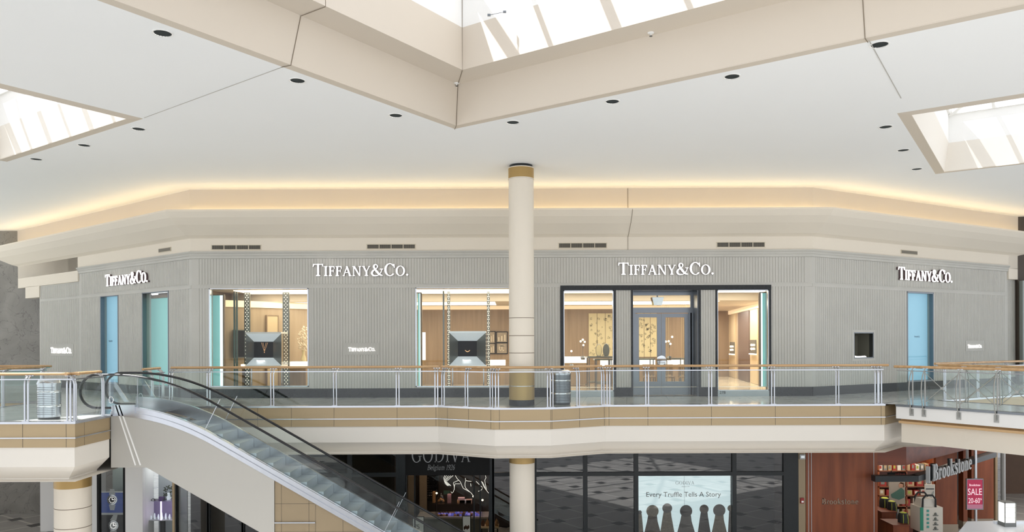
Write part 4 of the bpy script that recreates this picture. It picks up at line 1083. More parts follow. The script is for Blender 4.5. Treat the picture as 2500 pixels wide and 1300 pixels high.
# blue and teal panels in the angled walls
def panel_in(F,h,m,name,label,o=-.22):
    t=thing(name,label,'panel',tuple(F.pt((h[0]+h[1])/2,o,h[2])))
    MB().fbox(F,h[0]+.0,h[1]-.0,o-.03,o,h[2],h[3]).build('board',m,t); return t
t=panel_in(FL,HB,M['blue'],'blue_panel','pale blue panel in the narrow window of the left angled wall'); 
s,z=FL.px(268,832,-.2); write(FL,'TIFFANY&CO.',s-.12,s+.18,z-.05,.06,-.219,-.215,mat('faint_letter',(110,150,172),.5),'lettering',t,SZ)
t=panel_in(FR,HR,M['blue'],'blue_panel','pale blue panel in the narrow window of the right angled wall')
s,z=FR.px(2240,821,-.2); write(FR,'TIFFANY&CO.',s-.16,s+.16,z-.05,.06,-.219,-.215,mat('faint_letter',(110,150,172),.5),'lettering',t,SZ)
t=thing('light_panel','perforated teal light panel in the wider window of the left angled wall','light panel',tuple(FL.pt(HT[0],-.3,.28)),'teal light panels in the shop windows')
s0=FL.px(364,800,-.5)[0]; s1=HT[1]+.25
MB().fbox(FL,s0,s1,-.55,-.5,.28,3.2).build('panel',M['teal'],t); MB().fbox(FL,s1-.45,s1,-.5,-.49,.28,3.2).build('lit_edge',mat('teal_soft_glow',(170,226,224),.4,emit=(180,236,234),estr=.7),t)
mb=MB(); mb.fbox(FL,s0-.16,s0,-.6,-.3,.28,3.36); mb.fbox(FL,s0-.16,s1,-.6,-.3,3.2,3.3); mb.build('frame',M['iwood'],t)
mb=MB()
for k in range(60):
    z=.32+k*.048
    for j in range(4): c=FL.pt(s1-.42+j*.1+(.05 if k%2 else 0),-.488,z); mb.ball(c,.011,4)
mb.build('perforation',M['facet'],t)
mb=MB(); mb.fbox(FL,HT[0]-.3,HT[1]+.4,-.75,-.7,.2,3.4); struct(mb.build('wall_shop_left_back',M['iwood']))
# niche in the right angled wall
t=thing('wall_niche','small square metal lined display niche in the right angled wall','display case',tuple(FR.pt(HN[0],-.2,HN[2])))
a,b,c,d=HN; P=FR.pt; mb=MB()
for q in ((P(a,-.1,c),P(a+.1,-.5,c+.1),P(a+.1,-.5,d-.1),P(a,-.1,d)),(P(b,-.1,c),P(b-.1,-.5,c+.1),P(b-.1,-.5,d-.1),P(b,-.1,d)),(P(a,-.1,d),P(b,-.1,d),P(b-.1,-.5,d-.1),P(a+.1,-.5,d-.1)),(P(a,-.1,c),P(b,-.1,c),P(b-.1,-.5,c+.1),P(a+.1,-.5,c+.1)),(P(a+.1,-.5,c+.1),P(b-.1,-.5,c+.1),P(b-.1,-.5,d-.1),P(a+.1,-.5,d-.1))): mb.quad(*q)
mb.build('lining',mat('niche_lining',(120,118,106),.3,metal=.3),t)
write(FR,'TIFFANY&CO.',a+.2,b-.2,c+.03,.05,-.12,-.1,M['sign'],'lettering',t,SZ)
mb=MB(); mb.fbox(FR,a-.08,b+.08,-.02,.018,d,d+.08); mb.fbox(FR,a-.08,b+.08,-.02,.018,c-.08,c); mb.fbox(FR,a-.08,a,-.02,.018,c,d); mb.fbox(FR,b,b+.08,-.02,.018,c,d); mb.build('surround',M['stone'],t)

# furniture in the shop
def counter(x0,x1,y0,y1,Y,dep,label,top=M['iwood']):
    a=at(x0,y0,Y); b=at(x1,y1,Y); t=thing('lit_counter',label,'display counter',((a.x+b.x)/2,Y,0),'lit jewellery counters')
    MB().box(a.x,b.x,Y,Y+dep,b.z,a.z).build('lit_case',M['glow'],t)
    MB().box(a.x,b.x,Y-.01,Y+dep+.01,a.z,a.z+.03).build('top_glass',M['glass'],t)
    MB().box(a.x+.03,b.x-.03,Y+.03,Y+dep-.03,.1,b.z).build('base',top,t)
    for xx in (a.x+.01,b.x-.04): MB().box(xx,xx+.03,Y+.01,Y+.04,.02,.1).build('foot',M['steeld'],t)
counter(703,748,884,899,25.4,.5,'glowing display counter at the lower right of the first window')
counter(588,600,890,899,25.0,.4,'small glowing counter behind the left beaded column of the first window')
counter(1196,1234,880,893,28.2,.6,'glowing display counter under the four pictures in the second window')
counter(1028,1037,812,880,28.5,.3,'tall narrow glowing shelf case at the left of the second window')
counter(1376,1432,872,887,28.6,.6,'glowing display counter at the lower left of the left entrance window')
counter(1470,1500,880,894,28.0,.6,'glowing display counter under the oval mirrors')
counter(1552,1600,880,893,28.6,.6,'glowing display counter seen through the left door leaf')
counter(1622,1676,880,893,28.6,.6,'glowing display counter seen through the right door leaf')
def table(x0,x1,y,Y,dep,label):
    a=at(x0,y,Y); b=at(x1,y,Y); t=thing('display_table',label,'table',((a.x+b.x)/2,Y,0),'dark display tables')
    MB().box(a.x,b.x,Y,Y+dep,a.z-.05,a.z).build('tabletop',M['mirrord'],t)
    for xx in (a.x+.05,b.x-.08):
        for yy in (Y+.04,Y+dep-.07): MB().box(xx,xx+.03,yy,yy+.03,.02,a.z-.05).build('leg',M['steeld'],t)
    MB().box(a.x+.05,b.x-.05,Y+.05,Y+dep-.05,.25,.28).build('shelf',M['mirrord'],t)
table(1434,1497,871,26.6,.8,'dark display table carrying the oval mirrors'); table(1452,1497,877,25.6,.5,'lower dark display table in the left entrance window')
table(1556,1600,876,26.4,.7,'dark display table behind the left door leaf'); table(1624,1676,875,26.4,.7,'dark display table behind the right door leaf')
def chair_(x,Y,label):
    a=at(x,900,Y).x; t=thing('side_chair',label,'chair',(a,Y,0),'chairs in the shop')
    MB().box(a-.2,a+.2,Y-.2,Y+.2,.44,.50).build('seat',M['iwood'],t); MB().box(a-.2,a+.2,Y+.17,Y+.21,.55,.9).build('backrest',M['iwood'],t)
    for dx in (-.18,.16):
        for dy in (-.18,.16): MB().box(a+dx,a+dx+.025,Y+dy,Y+dy+.025,.02,.44).build('leg',M['steeld'],t)
    for dx in (-.18,.16): MB().box(a+dx,a+dx+.025,Y+.18,Y+.205,.44,.56).build('back_post',M['steeld'],t)
chair_(1585,26.0,'wooden side chair behind the left door leaf'); chair_(1631,25.9,'wooden side chair at the left of the right door leaf'); chair_(1673,25.9,'wooden side chair at the right of the right door leaf')
for x,y,r_,lb,m in ((1462,856,.13,'pale oval table mirror, left of the two',M['igold']),(1480,856,.14,'dark oval table mirror, right of the two',M['mirrord'])):
    c=at(x,y,26.9); zt=at(1460,871,26.6).z; t=thing('oval_mirror',lb,'mirror',(c.x,26.9,zt),'oval table mirrors')
    mb=MB(); n=24; mb.add([(c.x+r_*.75*math.cos(2*math.pi*k/n),26.9,c.z+r_*1.6*math.sin(2*math.pi*k/n)) for k in range(n)]+[(c.x+r_*.75*math.cos(2*math.pi*k/n),26.93,c.z+r_*1.6*math.sin(2*math.pi*k/n)) for k in range(n)],[tuple(range(n)),tuple(range(2*n-1,n-1,-1))]+[(k,(k+1)%n,n+(k+1)%n,n+k) for k in range(n)]); mb.build('glass',m,t)
    MB().tube([(c.x+r_*.78*math.cos(2*math.pi*k/n),26.91,c.z+r_*1.64*math.sin(2*math.pi*k/n)) for k in range(n+1)],.012,6,cap=False).build('rim',M['steeld'],t)
    MB().lathe((c.x,26.92,zt),[(.08,0),(.08,.015),(.012,.02),(.012,max(.03,c.z-r_*1.6-zt))],14).build('stand',M['steeld'],t)
def lampcluster(x,y,Y,offs,label,hang=True):
    c=at(x,y,Y); t=thing('globe_lamp',label,'lamp',tuple(c) if hang else (c.x,Y,0),'small globe lamps in the shop'); mb=MB()
    mb.tube([(c.x,Y,c.z-.5),(c.x,Y,c.z)],.006,5)
    for dx,dz in offs: mb.tube([(c.x,Y,c.z-.2),(c.x+dx,Y,c.z+dz)],.005,5)
    mb.lathe((c.x,Y,c.z-.62),[(.07,0),(.09,.06),(.07,.13),(.02,.14)],12); mb.build('stem',M['steeld'],t)
    for dx,dz in offs: MB().ball((c.x+dx,Y,c.z+dz),.035,8).build('bulb',M['bulb'],t)
lampcluster(1423,838,28.2,[(-.08,.06),(.0,.12),(.07,.04),(.02,-.08)],'spray of small glowing globes in the left entrance window')
lampcluster(1634,836,26.2,[(-.12,.02),(-.02,.03),(.1,.18),(.04,-.06)],'spray of small glowing globes through the right door leaf')
lampcluster(1395,858,28.2,[(0,0)],'single low glowing globe at the left of the left entrance window')
# bead curtains by the right door leaf
for x0,x1,lb in ((1624,1632,'fine beaded strand screen at the left of the right door leaf'),(1664,1673,'fine beaded strand screen at the right of the right door leaf')):
    a=at(x0,800,25.4).x; b=at(x1,800,25.4).x; mb=MB()
    for k in range(70):
        z=.3+k*.038
        for f in (0,.5,1): mb.ball((a+(b-a)*f,25.4+(.01 if k%2 else 0),z),.011,4)
    o=mb.build('bead_curtain',M['igold']); o['kind']='stuff'; tag(o,lb,'curtain','bead curtains')
# white blossoms in a vase
c=at(741,838,26.4); t=thing('flower_arrangement','tall vase with a cloud of white blossom at the right of the first window','flowers',(c.x,26.4,.9))
mb=MB(); rn=random.Random(5)
for k in range(150):
    a_,b_=rn.random()*6.28,rn.random()*3.14; rr=.22*rn.random()**.4; mb.ball((c.x+rr*math.cos(a_)*math.sin(b_),26.4+rr*math.sin(a_)*math.sin(b_),c.z+.12+rr*2.1*math.cos(b_)),.032,4)
mb.build('blossom',M['flower'],t); MB().lathe((c.x,26.4,.9),[(.07,0),(.1,.1),(.09,.25),(.04,.38),(.06,c.z-.9-.25)],16).build('vase',M['igold'],t,smooth=40)
MB().box(c.x-.3,c.x+.3,26.1,26.7,0.02,.9).build('plinth',M['iwood2'],t)
# dark bag display on a stand, first window
wall_panel(FA,571,600,808,872,.12,M['black'],'shelf_niche','dark framed shelf niche with small dark goods behind the slim pole','shelf',frame=M['mirrord'])
# right side wall fittings
def ipanel(x0,x1,ytop,m,lb,z0=.02,o=.06,nm='wall_panel'):
    a=FI.px(x0,850,o)[0]; b=FI.px(x1,850,o)[0]; zt=2.93 if ytop is None else FI.px((x0+x1)/2,ytop,o)[1]
    t=thing(nm,lb,'panel',tuple(FI.pt((a+b)/2,o/2,z0)),'upright panels on the right shop wall'); MB().fbox(FI,a,b,0.002,o,z0,zt).build('board',m,t)
ipanel(1779,1795,None,cream_i,'left pale upright panel in the right entrance window'); ipanel(1802,1828,None,mat('dark_brown_lacquer',(104,86,76),.35),'dark brown upright panel in the right entrance window'); ipanel(1831,1849,None,cream_i,'right pale upright panel in the right entrance window'); 
for x,y,lb in ((1787,851,'small mirrored wall case with two bulbs, left of the pair'),(1838,848,'small mirrored wall case with bright bulbs, right of the pair')):
    s,z=FI.px(x,y,.1); t=thing('wall_case',lb,'display case',tuple(FI.pt(s,.1,z)),'mirrored wall cases'); w=.55
    MB().fbox(FI,s-w,s+w,.062,.11,z-.25,z+.28).build('mirror',M['mirrord'],t)
    for dz in (.08,-.07): MB().ball(FI.pt(s,.15,z+dz),.045,8).build('bulb',M['bulb'],t)
    MB().fbox(FI,s-w,s+w,.062,.16,z-.3,z-.25).build('lit_shelf',M['glow'],t)
# ceiling mounted projector over the doors
c=at(1605,737,24.6); t=thing('mirrored_sensor_box','small silvered box hanging behind the transom over the doors','fixture',tuple(c))
mb=MB(); mb.hexa([(c.x-.13,24.5,c.z-.12),(c.x+.13,24.5,c.z-.12),(c.x+.13,24.8,c.z-.12),(c.x-.13,24.8,c.z-.12),(c.x-.19,24.5,c.z+.14),(c.x+.19,24.5,c.z+.14),(c.x+.19,24.8,c.z+.14),(c.x-.19,24.8,c.z+.14)]); mb.build('body',M['mirror'],t)
MB().box(c.x-.02,c.x+.02,24.6,24.64,c.z+.14,3.37).build('hanger',M['steeld'],t)
s,z=FC.px(1757,969); F278=Frame((-10,23.30-.032),(10,23.30-.032)); a=F278.px(1757,969); b=F278.px(1771,969)
tag(plain_text(F278,'278',a[0],b[0],.075,0,M['black'],'shop_number',depth=.004,h=.085),'dark shop number 278 on the sill under the right entrance window','number')

# ---------------------------------------------------------------- lower level
LY, GZ = 22.3, -5.0
FG = Frame((-12,LY),(16,LY))
g = lambda px, py=1200: FG.px(px, py)
struct(MB().flat([[(-34,-6),(34,-6),(34,44),(-34,44)]], GZ).build('floor_lower', M['lfloor'], recalc=False))
ztop = -1.30
def gz(py, px=1400): return FG.px(px, py)[1]
T0, T1 = gz(1163), gz(1154)
WN[0] = 20
def bay(x0, x1, transom=True, back=True):
    WN[0] += 1; r = sroot('window_%d' % WN[0]); a, b = g(x0)[0], g(x1)[0]; mb = MB(); f = .06
    for q in ((a-f,a,GZ,ztop),(b,b+f,GZ,ztop)): mb.fbox(FG,q[0],q[1],-.1,.05,q[2],q[3])
    mb.fbox(FG,a,b,-.1,.045,GZ,GZ+.25)
    if transom: mb.fbox(FG,a,b,-.1,.045,T0,T1)
    mb.build('window_frame',M['dark'],r)
    z = [(GZ+.25,T0),(T1,ztop)] if transom else [(GZ+.25,ztop)]
    for k in z: MB().fbox(FG,a,b,-.04,-.02,k[0],k[1]).build('window_pane',M['dglass'],r)
    return a, b
for x0,x1 in ((432,506),(512,590),(596,668),(690,849),(859,967),(1207,1300),(1310,1424),(1434,1548),(1558,1787),(1797,1912)): bay(x0,x1)
darkwall = mat('dark_shop_wall',(34,30,28),.6,var=.2)
mb = MB(); mb.box(-9.9,-3.5,LY+1.0,LY+1.1,GZ,ztop); mb.box(.6,8.05,LY+1.0,LY+1.1,GZ,ztop); mb.box(.55,.65,LY+.1,LY+1.1,GZ,ztop)
struct(mb.build('wall_lower_back', darkwall))
mb = MB(); mb.fbox(FG,g(1913)[0]+.05,g(1948)[0],-.15,.04,GZ,ztop); mb.fbox(FG,g(967)[0]+.05,g(990)[0],-.15,.04,GZ,ztop); mb.fbox(FG,g(1196)[0],g(1206)[0],-.15,.05,GZ,ztop); struct(mb.build('trim_31',M['dark']))
# dark shop sign panel
z0 = gz(1161,1100); a, b = g(988)[0], g(1196)[0]
t = thing('shop_sign','grey serif letters on the black panel above the chocolate shop window','sign',tuple(FG.pt(a,.0,z0)))
MB().fbox(FG,a,b,-.15,.03,z0,ztop).build('panel',M['black'],t)
s0, zb = g(1005,1129); s1, _ = g(1149,1129); write(FG,'GODIVA',s0,s1,zb,.42,.03,.05,M['letter'],'lettering',t,track=.08,wt=(.11,.045))
s0, zb = g(1043,1148); s1, _ = g(1110,1148); write(FG,'Belgium 1926',s0,s1,zb,.155,.03,.04,M['letter'],'small_lettering',t,shear=.25,track=.02,wt=(.1,.05))
# chocolate shop room
mb = MB(); mb.box(-3.5,.55,27.5,27.6,GZ,ztop); mb.box(-3.6,-3.5,LY+.2,27.6,GZ,ztop); mb.box(.55,.65,LY+1.1,27.6,GZ,ztop); struct(mb.build('wall_chocolate_shop',mat('brown_shop_wall',(58,48,42),.6,var=.2)))
r = sroot('window_40'); mb = MB(); a, b = g(991)[0], g(1196)[0]
mb.fbox(FG,a,a+.03,-.1,.03,GZ,z0); mb.fbox(FG,b-.03,b,-.1,.03,GZ,z0)
for x in (1012,1157,1172): mb.fbox(FG,g(x)[0]-.02,g(x)[0]+.02,-.1,-.03,GZ,z0)
mb.build('window_frame',M['dark'],r); MB().fbox(FG,a+.03,b-.03,-.04,-.03,GZ,z0).build('window_pane',glass('display_glass',(.82,.82,.80),1.4),r)
area('chocolate_shop_light',(-1.6,25.2,-1.6),2.5,2,26,(1,.78,.6)); area('chocolate_case_light',(-1.5,24.9,-3.2),1.4,.2,3,(.7,.65,1))
Y = 25.2
# neon outline of the horse and rider
line = emat('white_outline_tube',(255,250,240),1.0)
C5 = lambda cx, cy: (980+cx*.16158, 1090+cy*.16154)
curves = [[(815,445),(840,490),(890,540),(915,600),(935,640),(1000,675),(1050,705),(1080,745)],[(965,485),(972,520),(1000,528),(1058,535)],[(972,520),(960,560),(960,605),(975,640),(1030,690)],
 [(1045,565),(1052,610)],[(860,520),(790,550),(785,565),(795,600),(800,650),(785,690),(765,712),(748,690)],[(885,570),(810,570),(800,610),(798,640)],
 [(655,445),(640,480),(648,530),(665,570),(700,602)],[(680,445),(655,490),(660,540),(690,580),(718,600)],[(710,450),(672,500),(672,545),(700,575),(748,600)],[(745,450),(690,500),(685,545),(720,575),(745,598)],[(780,445),(730,490),(700,520)],
 [(1128,532),(1165,570),(1225,627)],[(1270,445),(1278,480),(1258,520),(1270,580),(1285,660)],[(1208,530),(1235,590),(1262,640),(1318,712)],[(1225,540),(1255,610),(1270,640)],[(1160,685),(1200,672),(1225,640)]]
t = thing('outline_art','white line drawing of a horse and rider on the chocolate shop window','window art',tuple(at(1100,1180,LY+.06)))
for c in curves:
    P = [at(*C5(x,y),LY+.06) for x, y in c]; MB().tube(P,.007,6).build('line',line,t)
# counter and goods
def bx(name,x0,y0,x1,y1,Y,dep,m,par=None):
    a=at(x0,y0,Y); b=at(x1,y1,Y); return MB().box(a.x,b.x,Y,Y+dep,b.z,a.z).build(name,m,par)
ct=thing('shop_counter','grey green counter in the chocolate shop','counter',(-1.5,Y,GZ))
a=at(1018,1264,24.7); b=at(1192,1264,24.7)
MB().box(a.x,b.x,24.7,25.5,a.z-.06,a.z).build('worktop',mat('counter_top',(170,160,146),.3),ct); MB().box(a.x+.03,b.x-.03,24.75,25.45,GZ,a.z-.06).build('front',mat('counter_front',(112,112,100),.5),ct)
zc=a.z
t=thing('glass_case','glass case of wrapped chocolates on the counter','display case',(at(1120,1250,24.8).x,24.8,zc)); p,q=at(1062,1232,24.8),at(1182,1232,24.8)
MB().box(p.x,q.x,24.8,25.4,zc,p.z).build('case',glass('case_glass',(.9,.9,.95),1.5),t)
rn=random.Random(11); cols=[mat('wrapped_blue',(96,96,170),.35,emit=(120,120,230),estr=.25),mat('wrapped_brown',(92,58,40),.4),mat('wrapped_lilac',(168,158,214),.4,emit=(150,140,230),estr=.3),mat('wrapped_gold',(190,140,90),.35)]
def choc(x,y,z,m,grp,lb,s=.045):
    o=MB().lathe((x,y,z),[(s,0),(s*1.1,s*.6),(s*.7,s*1.2),(.001,s*1.4)],7).build('wrapped_chocolate',m); tag(o,lb,'chocolate',grp); return o
for j in range(3):
    for i in range(16):
        choc(p.x+.1+i*.09+rn.random()*.02,24.88+j*.17,zc+.004,cols[rn.randrange(4)],'chocolates in the glass case','small wrapped chocolate inside the glass case on the counter')
for (x0,y0,x1,y1,m,lb) in ((1116,1230,1135,1236,cols[3],'lower flat gold box on the glass case'),(1118,1224,1134,1230,mat('pink_box',(186,150,132),.5),'upper flat pink box on the glass case'),(1092,1212,1101,1232,mat('rose_box',(150,110,96),.5),'upright rose brown box on the glass case'),(1122,1218,1150,1224,mat('white_tray',(190,180,168),.5),'long pale tray at the back of the case'),(1056,1210,1062,1236,cols[3],'upright gold bag standing left of the cloche'),(1138,1224,1152,1231,mat('tan_box',(166,130,104),.5),'small tan box at the right on the glass case')):
    pz=p.z; a_=at(x0,y0,25.0); b_=at(x1,y1,25.0); lift=.075 if 'upper' in lb else 0; o=MB().box(a_.x,b_.x,25.0,25.18,pz+lift,pz+lift+(a_.z-b_.z)).build('gift_box',m); tag(o,lb,'box','gift boxes in the chocolate shop')
c=at(1077,1234,25.1); c.z=p.z; t=thing('cloche','glass cloche with gold truffles left on the counter','cloche',tuple(c)); MB().lathe((c.x,25.1,c.z),[(.14,0),(.14,.12),(.1,.22),(.001,.27)],18).build('dome',glass('dome_glass',(.93,.93,.9),1.5),t,smooth=60)
MB().ball((c.x,25.1,c.z+.28),.02,8).build('knob',M['steel'],t)
mb=MB()
for k in range(12): mb.ball((c.x+.08*math.cos(k),25.1+.08*math.sin(k),c.z+.04+.03*(k%3)),.035,6)
mb.build('truffles',cols[3],t)
o=bx('green_card',1083,1199,1098,1208,25.6,.02,mat('green_card',(70,100,78),.5)); tag(o,'small green framed card standing behind the goods in the chocolate shop','card')
for x,y,lb in ((1066,1205,'left small glowing bulb in the chocolate shop'),(1156,1213,'middle small glowing bulb in the chocolate shop'),(1178,1222,'right small glowing bulb in the chocolate shop')):
    c=at(x,y,24.6); t=thing('bulb_lamp',lb,'lamp',tuple(c),'small bulbs in the chocolate shop'); MB().ball(c,.03,8).build('bulb',M['bulb'],t); MB().tube([c-Vector((0,0,.02)),Vector((c.x,24.6,zc+.0))],.006,5).build('stem',M['steeld'],t)
for (x0,x1,y0,lb,txt) in ((1008,1034,1264,'white price poster in a black frame at the lower left of the chocolate shop window','5'),(1130,1148,1262,'pale poster with dark chocolates in a black frame behind the escalator handrail','')):
    a=at(x0,y0,23.0); b=at(x1,1320,23.0); t=thing('framed_poster',lb,'poster',((a.x+b.x)/2,23.0,GZ),'framed posters in the chocolate shop')
    MB().box(a.x-.02,b.x+.02,23.01,23.04,b.z-.02,a.z+.02).build('frame',M['black'],t); MB().box(a.x,b.x,23.0,23.012,b.z,a.z).build('sheet',mat('poster_sheet',(206,206,202),.5,emit=(210,210,206),estr=.12),t); MB().box(a.x,b.x,23.02,23.05,GZ,b.z).build('stand',M['dark'],t)
    FP=Frame((-12,23.0),(12,23.0)); 
    if txt: plain_text(FP,txt,a.x+12.12,a.x+12.2,a.z-.36,.001,M['black'],'price',t,h=.14); plain_text(FP,'$',a.x+12.08,a.x+12.12,a.z-.28,.001,M['black'],'currency_mark',t,h=.07)
    else:
        mb=MB()
        for k in range(4): mb.fpoly(FP,[(a.x+12.05+k*.04+.03*math.cos(q*math.pi/4),a.z-.35+.06*math.sin(q*math.pi/4)+.03*(k%2)) for q in range(8)],.001,.003)
        mb.build('printed_chocolates',cols[1],t)
a=at(1172,1285,24.0); b=at(1218,1285,24.0); t=thing('small_table','small pale table with gold goods at the right of the chocolate shop','table',((a.x+b.x)/2,24,GZ)); MB().box(a.x,b.x,23.8,24.3,a.z-.04,a.z).build('tabletop',cream_i,t)
for x in (a.x+.03,b.x-.06):
    for y in (23.83,24.24): MB().box(x,x+.03,y,y+.03,GZ,a.z-.04).build('leg',M['dark'],t)
for k in range(4):
    o=MB().lathe((a.x+.09+k*.145,24.0,a.z),[(.05,0),(.07,.08),(.05,.14),(.001,.2+.04*(k%2))],8).build('gift_basket',cols[3 if k%2 else 1]); tag(o,['first','second','third','fourth','fifth'][k]+' gold wrapped gift from the left on the small pale table','gift','gifts on the small table')
for x0,x1,y0,lb in ((996,1012,1163,'tall pale wall panel at the left of the chocolate shop'),(1024,1042,1162,'pale shelf side panel at the left of the chocolate shop')):
    o=bx('pale_panel',x0,y0,x1,1300,25.3 if x0<1000 else 26.6,.1,mat('beige_panel',(150,132,108),.6)); tag(o,lb,'panel')
# tin ceiling glimmer: glass bottle wall
t=thing('bottle_shelf','dark shelf of glinting glass behind the chocolate counter','shelf',tuple(at(1055,1230,26.8))); bx('back',1042,1160,1070,1225,26.9,.1,M['black'],t)
mb=MB()
for i in range(6):
    for j in range(9): c=at(1045+i*4.2,1168+j*6,26.85); mb.box(c.x-.014,c.x+.014,26.83,26.86,c.z-.02,c.z+.02)
mb.build('glints',M['chrome'],t)

# truffle poster in the right window bay
a,z1=g(1560,1164); b,_=g(1786,1164); FPp=Frame((-12,LY+.12),(16,LY+.12))
t=thing('lit_poster','large pale blue lit poster of round truffles in the shop window','poster',tuple(FPp.pt((a+b)/2,0,-4.2)))
MB().fbox(FPp,a,b,-.04,0,-4.3,z1-.02).build('sheet',mat('poster_blue',(176,192,200),.4,emit=(186,204,212),estr=1.15,var=.04),t)
MB().fbox(FPp,a-.03,b+.03,-.06,-.041,-4.33,z1).build('frame',M['steel'],t)
ink=mat('poster_ink',(58,62,64),.5)
def fx(px,py): return FPp.px(px,py)
s0,zz=fx(1649,1184); s1,_=fx(1695,1184); write(FPp,'GODIVA',s0,s1,zz,.10,0,.003,ink,'brand_lettering',t,track=.08,wt=(.1,.04))
s0,zz=fx(1664,1190); s1,_=fx(1683,1190); write(FPp,'Belgium 1926',s0,s1,zz,.03,0,.003,ink,'small_lettering',t,shear=.25,track=.02,wt=(.1,.05))
s0,zz=fx(1578,1214); s1,_=fx(1760,1214); plain_text(FPp,'Every Truffle Tells A Story',s0,s1,zz,.001,ink,'slogan',t,h=None)
MB().fbox(FPp,(a+b)/2-.004,(a+b)/2+.004,0,.002,-4.3,z1-.02).build('sheet_seam',mat('sheet_seam',(130,146,152),.5),t)
browns=[mat('truffle_cocoa',(118,102,92),.6,var=.35,scale=14),mat('truffle_dark',(72,64,62),.35),mat('truffle_grey',(124,116,114),.5,var=.2,scale=8),mat('truffle_nut',(156,142,124),.8,var=.45,scale=25)]
for k,(x,y,r_,m,bw) in enumerate(((1593,1249,15,3,24),(1629,1242,12,2,20),(1675,1249,15,1,26),(1719,1244,11,0,18),(1756,1247,15,2,22),(1784,1242,8,3,8),(1562,1252,5,2,10))):
    s,z=fx(x,y); R_=r_/82.; mb=MB(); c=FPp.pt(s,.0,z); mb.lathe((c.x,c.y+.0,c.z),[(.0001,-.035)]+[(R_*math.sin(math.pi/2*j/6),-.035*math.cos(math.pi/2*j/6)) for j in range(1,7)],26,'y')
    mb.build('truffle',browns[m],t,smooth=60)
    B=bw/82.; zb=-4.29; mb=MB(); mb.fpoly(FPp,[(s-B*.45,z-R_*.7),(s+B*.45,z-R_*.7),(s+B*.5,z-R_*1.6),(s+B,zb+.12),(s+B*1.1,zb),(s-B*1.1,zb),(s-B,zb+.12),(s-B*.55,z-R_*1.6)],.0,.012); mb.build('truffle_stand',browns[(m+1)%4],t)
# pilaster, wood wall and name letters
a,b=g(1948)[0],g(1965)[0]; r=sroot('trim_32'); MB().fbox(FG,a,b,-.1,.05,GZ,ztop).build('pilaster',M['tile'],r)
s,z=g(1956,1222); t=thing('fire_alarm','small red fire alarm on the gold pilaster','fire alarm',tuple(FG.pt(s,.06,z))); MB().fbox(FG,s-.05,s+.05,.05,.1,z-.08,z+.08).build('body',mat('alarm_red',(140,30,26),.4),t); MB().fbox(FG,s-.03,s+.03,.1,.115,z-.05,z+.0).build('strobe',M['wring'],t)
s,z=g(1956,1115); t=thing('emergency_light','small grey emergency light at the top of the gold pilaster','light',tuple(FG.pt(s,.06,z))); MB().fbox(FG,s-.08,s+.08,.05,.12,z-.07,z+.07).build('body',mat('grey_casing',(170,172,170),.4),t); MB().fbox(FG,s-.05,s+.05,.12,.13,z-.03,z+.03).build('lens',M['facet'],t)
a,b=g(1966)[0],g(2140)[0]; r=sroot('wall_wood'); MB().fbox(FG,a,b,-.15,.06,GZ,ztop).build('panelling',M['redwood'],r)
mb=MB()
for x in (1972,1979,2131): s=g(x)[0]; mb.fbox(FG,s-.008,s+.008,.06,.068,GZ,ztop)
mb.build('metal_inlay',M['letter'],r)
s0,zz=g(2004,1231); s1,_=g(2093,1231); o=write(FG,'Brookstone',s0,s1,zz,.17,.06,.075,M['brass'],'wall_lettering',None,wt=(.17,.07),track=.05); tag(o,'small grey slab letter name on the red brown wood wall','sign')
# angled shop front on the right
J0=Vector((11.56,22.0)); JD=Vector((4.04,3.6)).normalized(); J1=J0+JD*9; zb_=-1.97
r=sroot('wall_bulkhead','red brown wood bulkhead over the open shop'); mb=MB(); x0=g(2140)[0]-12
mb.box(x0,J0.x,LY-.06,LY+.2,zb_,ztop)
FJ=Frame((J0.x,LY-.06),(J1.x,J1.y)); mb.fbox(FJ,0,FJ.L,-.3,0,zb_,ztop); mb.build('fascia',M['redwoodx'],r)
mb=MB(); mb.flat([[(x0,LY),(J0.x,LY),(J1.x,J1.y),(24,34),(8.5,34)]],zb_+.02) ; struct(mb.build('ceiling_right_shop',mat('shop_ceiling_dark',(96,88,78),.7),recalc=False))
area('gift_shop_light',(12.5,25.5,-2.1),3.5,3,60,(1,.86,.7)); area('corridor_light',(18,27,-1.6),4,4,70,(1,.9,.8))
# dark canopy rail with raised name
kx0,kz1=at(2137,1163,21.7).x,-2.19; kz0=-2.36; K0=Vector((at(2243,1170,21.7).x,21.7)); KD=Vector((5.3,4.7)).normalized(); FK=Frame(K0,K0+KD*7.2)
t=thing('canopy_sign','bent dark canopy rail with large raised grey shop name over the open shop','sign',(K0.x,K0.y,kz0))
mb=MB(); mb.box(kx0,K0.x,21.7,21.95,kz0,kz1); mb.fbox(FK,0,6.9,-.25,0,kz0,kz1); mb.build('rail',M['dark'],t)
s0=FK.px(2276,1170,.1)[0]; s1=FK.px(2370,1140,.1)[0]
zq=FK.px(2279,1175,.1)[1]; write(FK,'Brookstone',s0,s1,zq,.50,.10,.14,M['letter'],'raised_lettering',t,wt=(.2,.08),track=.05); write(FK,'Brookstone',s0,s1,zq,.50,.03,.099,M['dark'],'lettering_back',t,wt=(.2,.08),track=.05)
sb=FK.px(2268,1170,.1)[0]; MB().fbox(FK,sb-.02,sb+.03,.02,.12,zq-.02,zq+.46).build('end_bracket',M['letter'],t)
for x in (2362,2381): s=FK.px(x,1130,-.1)[0]; MB().fbox(FK,s-.03,s+.03,-.14,-.08,kz1,ztop).build('hanger',M['letter'],t)
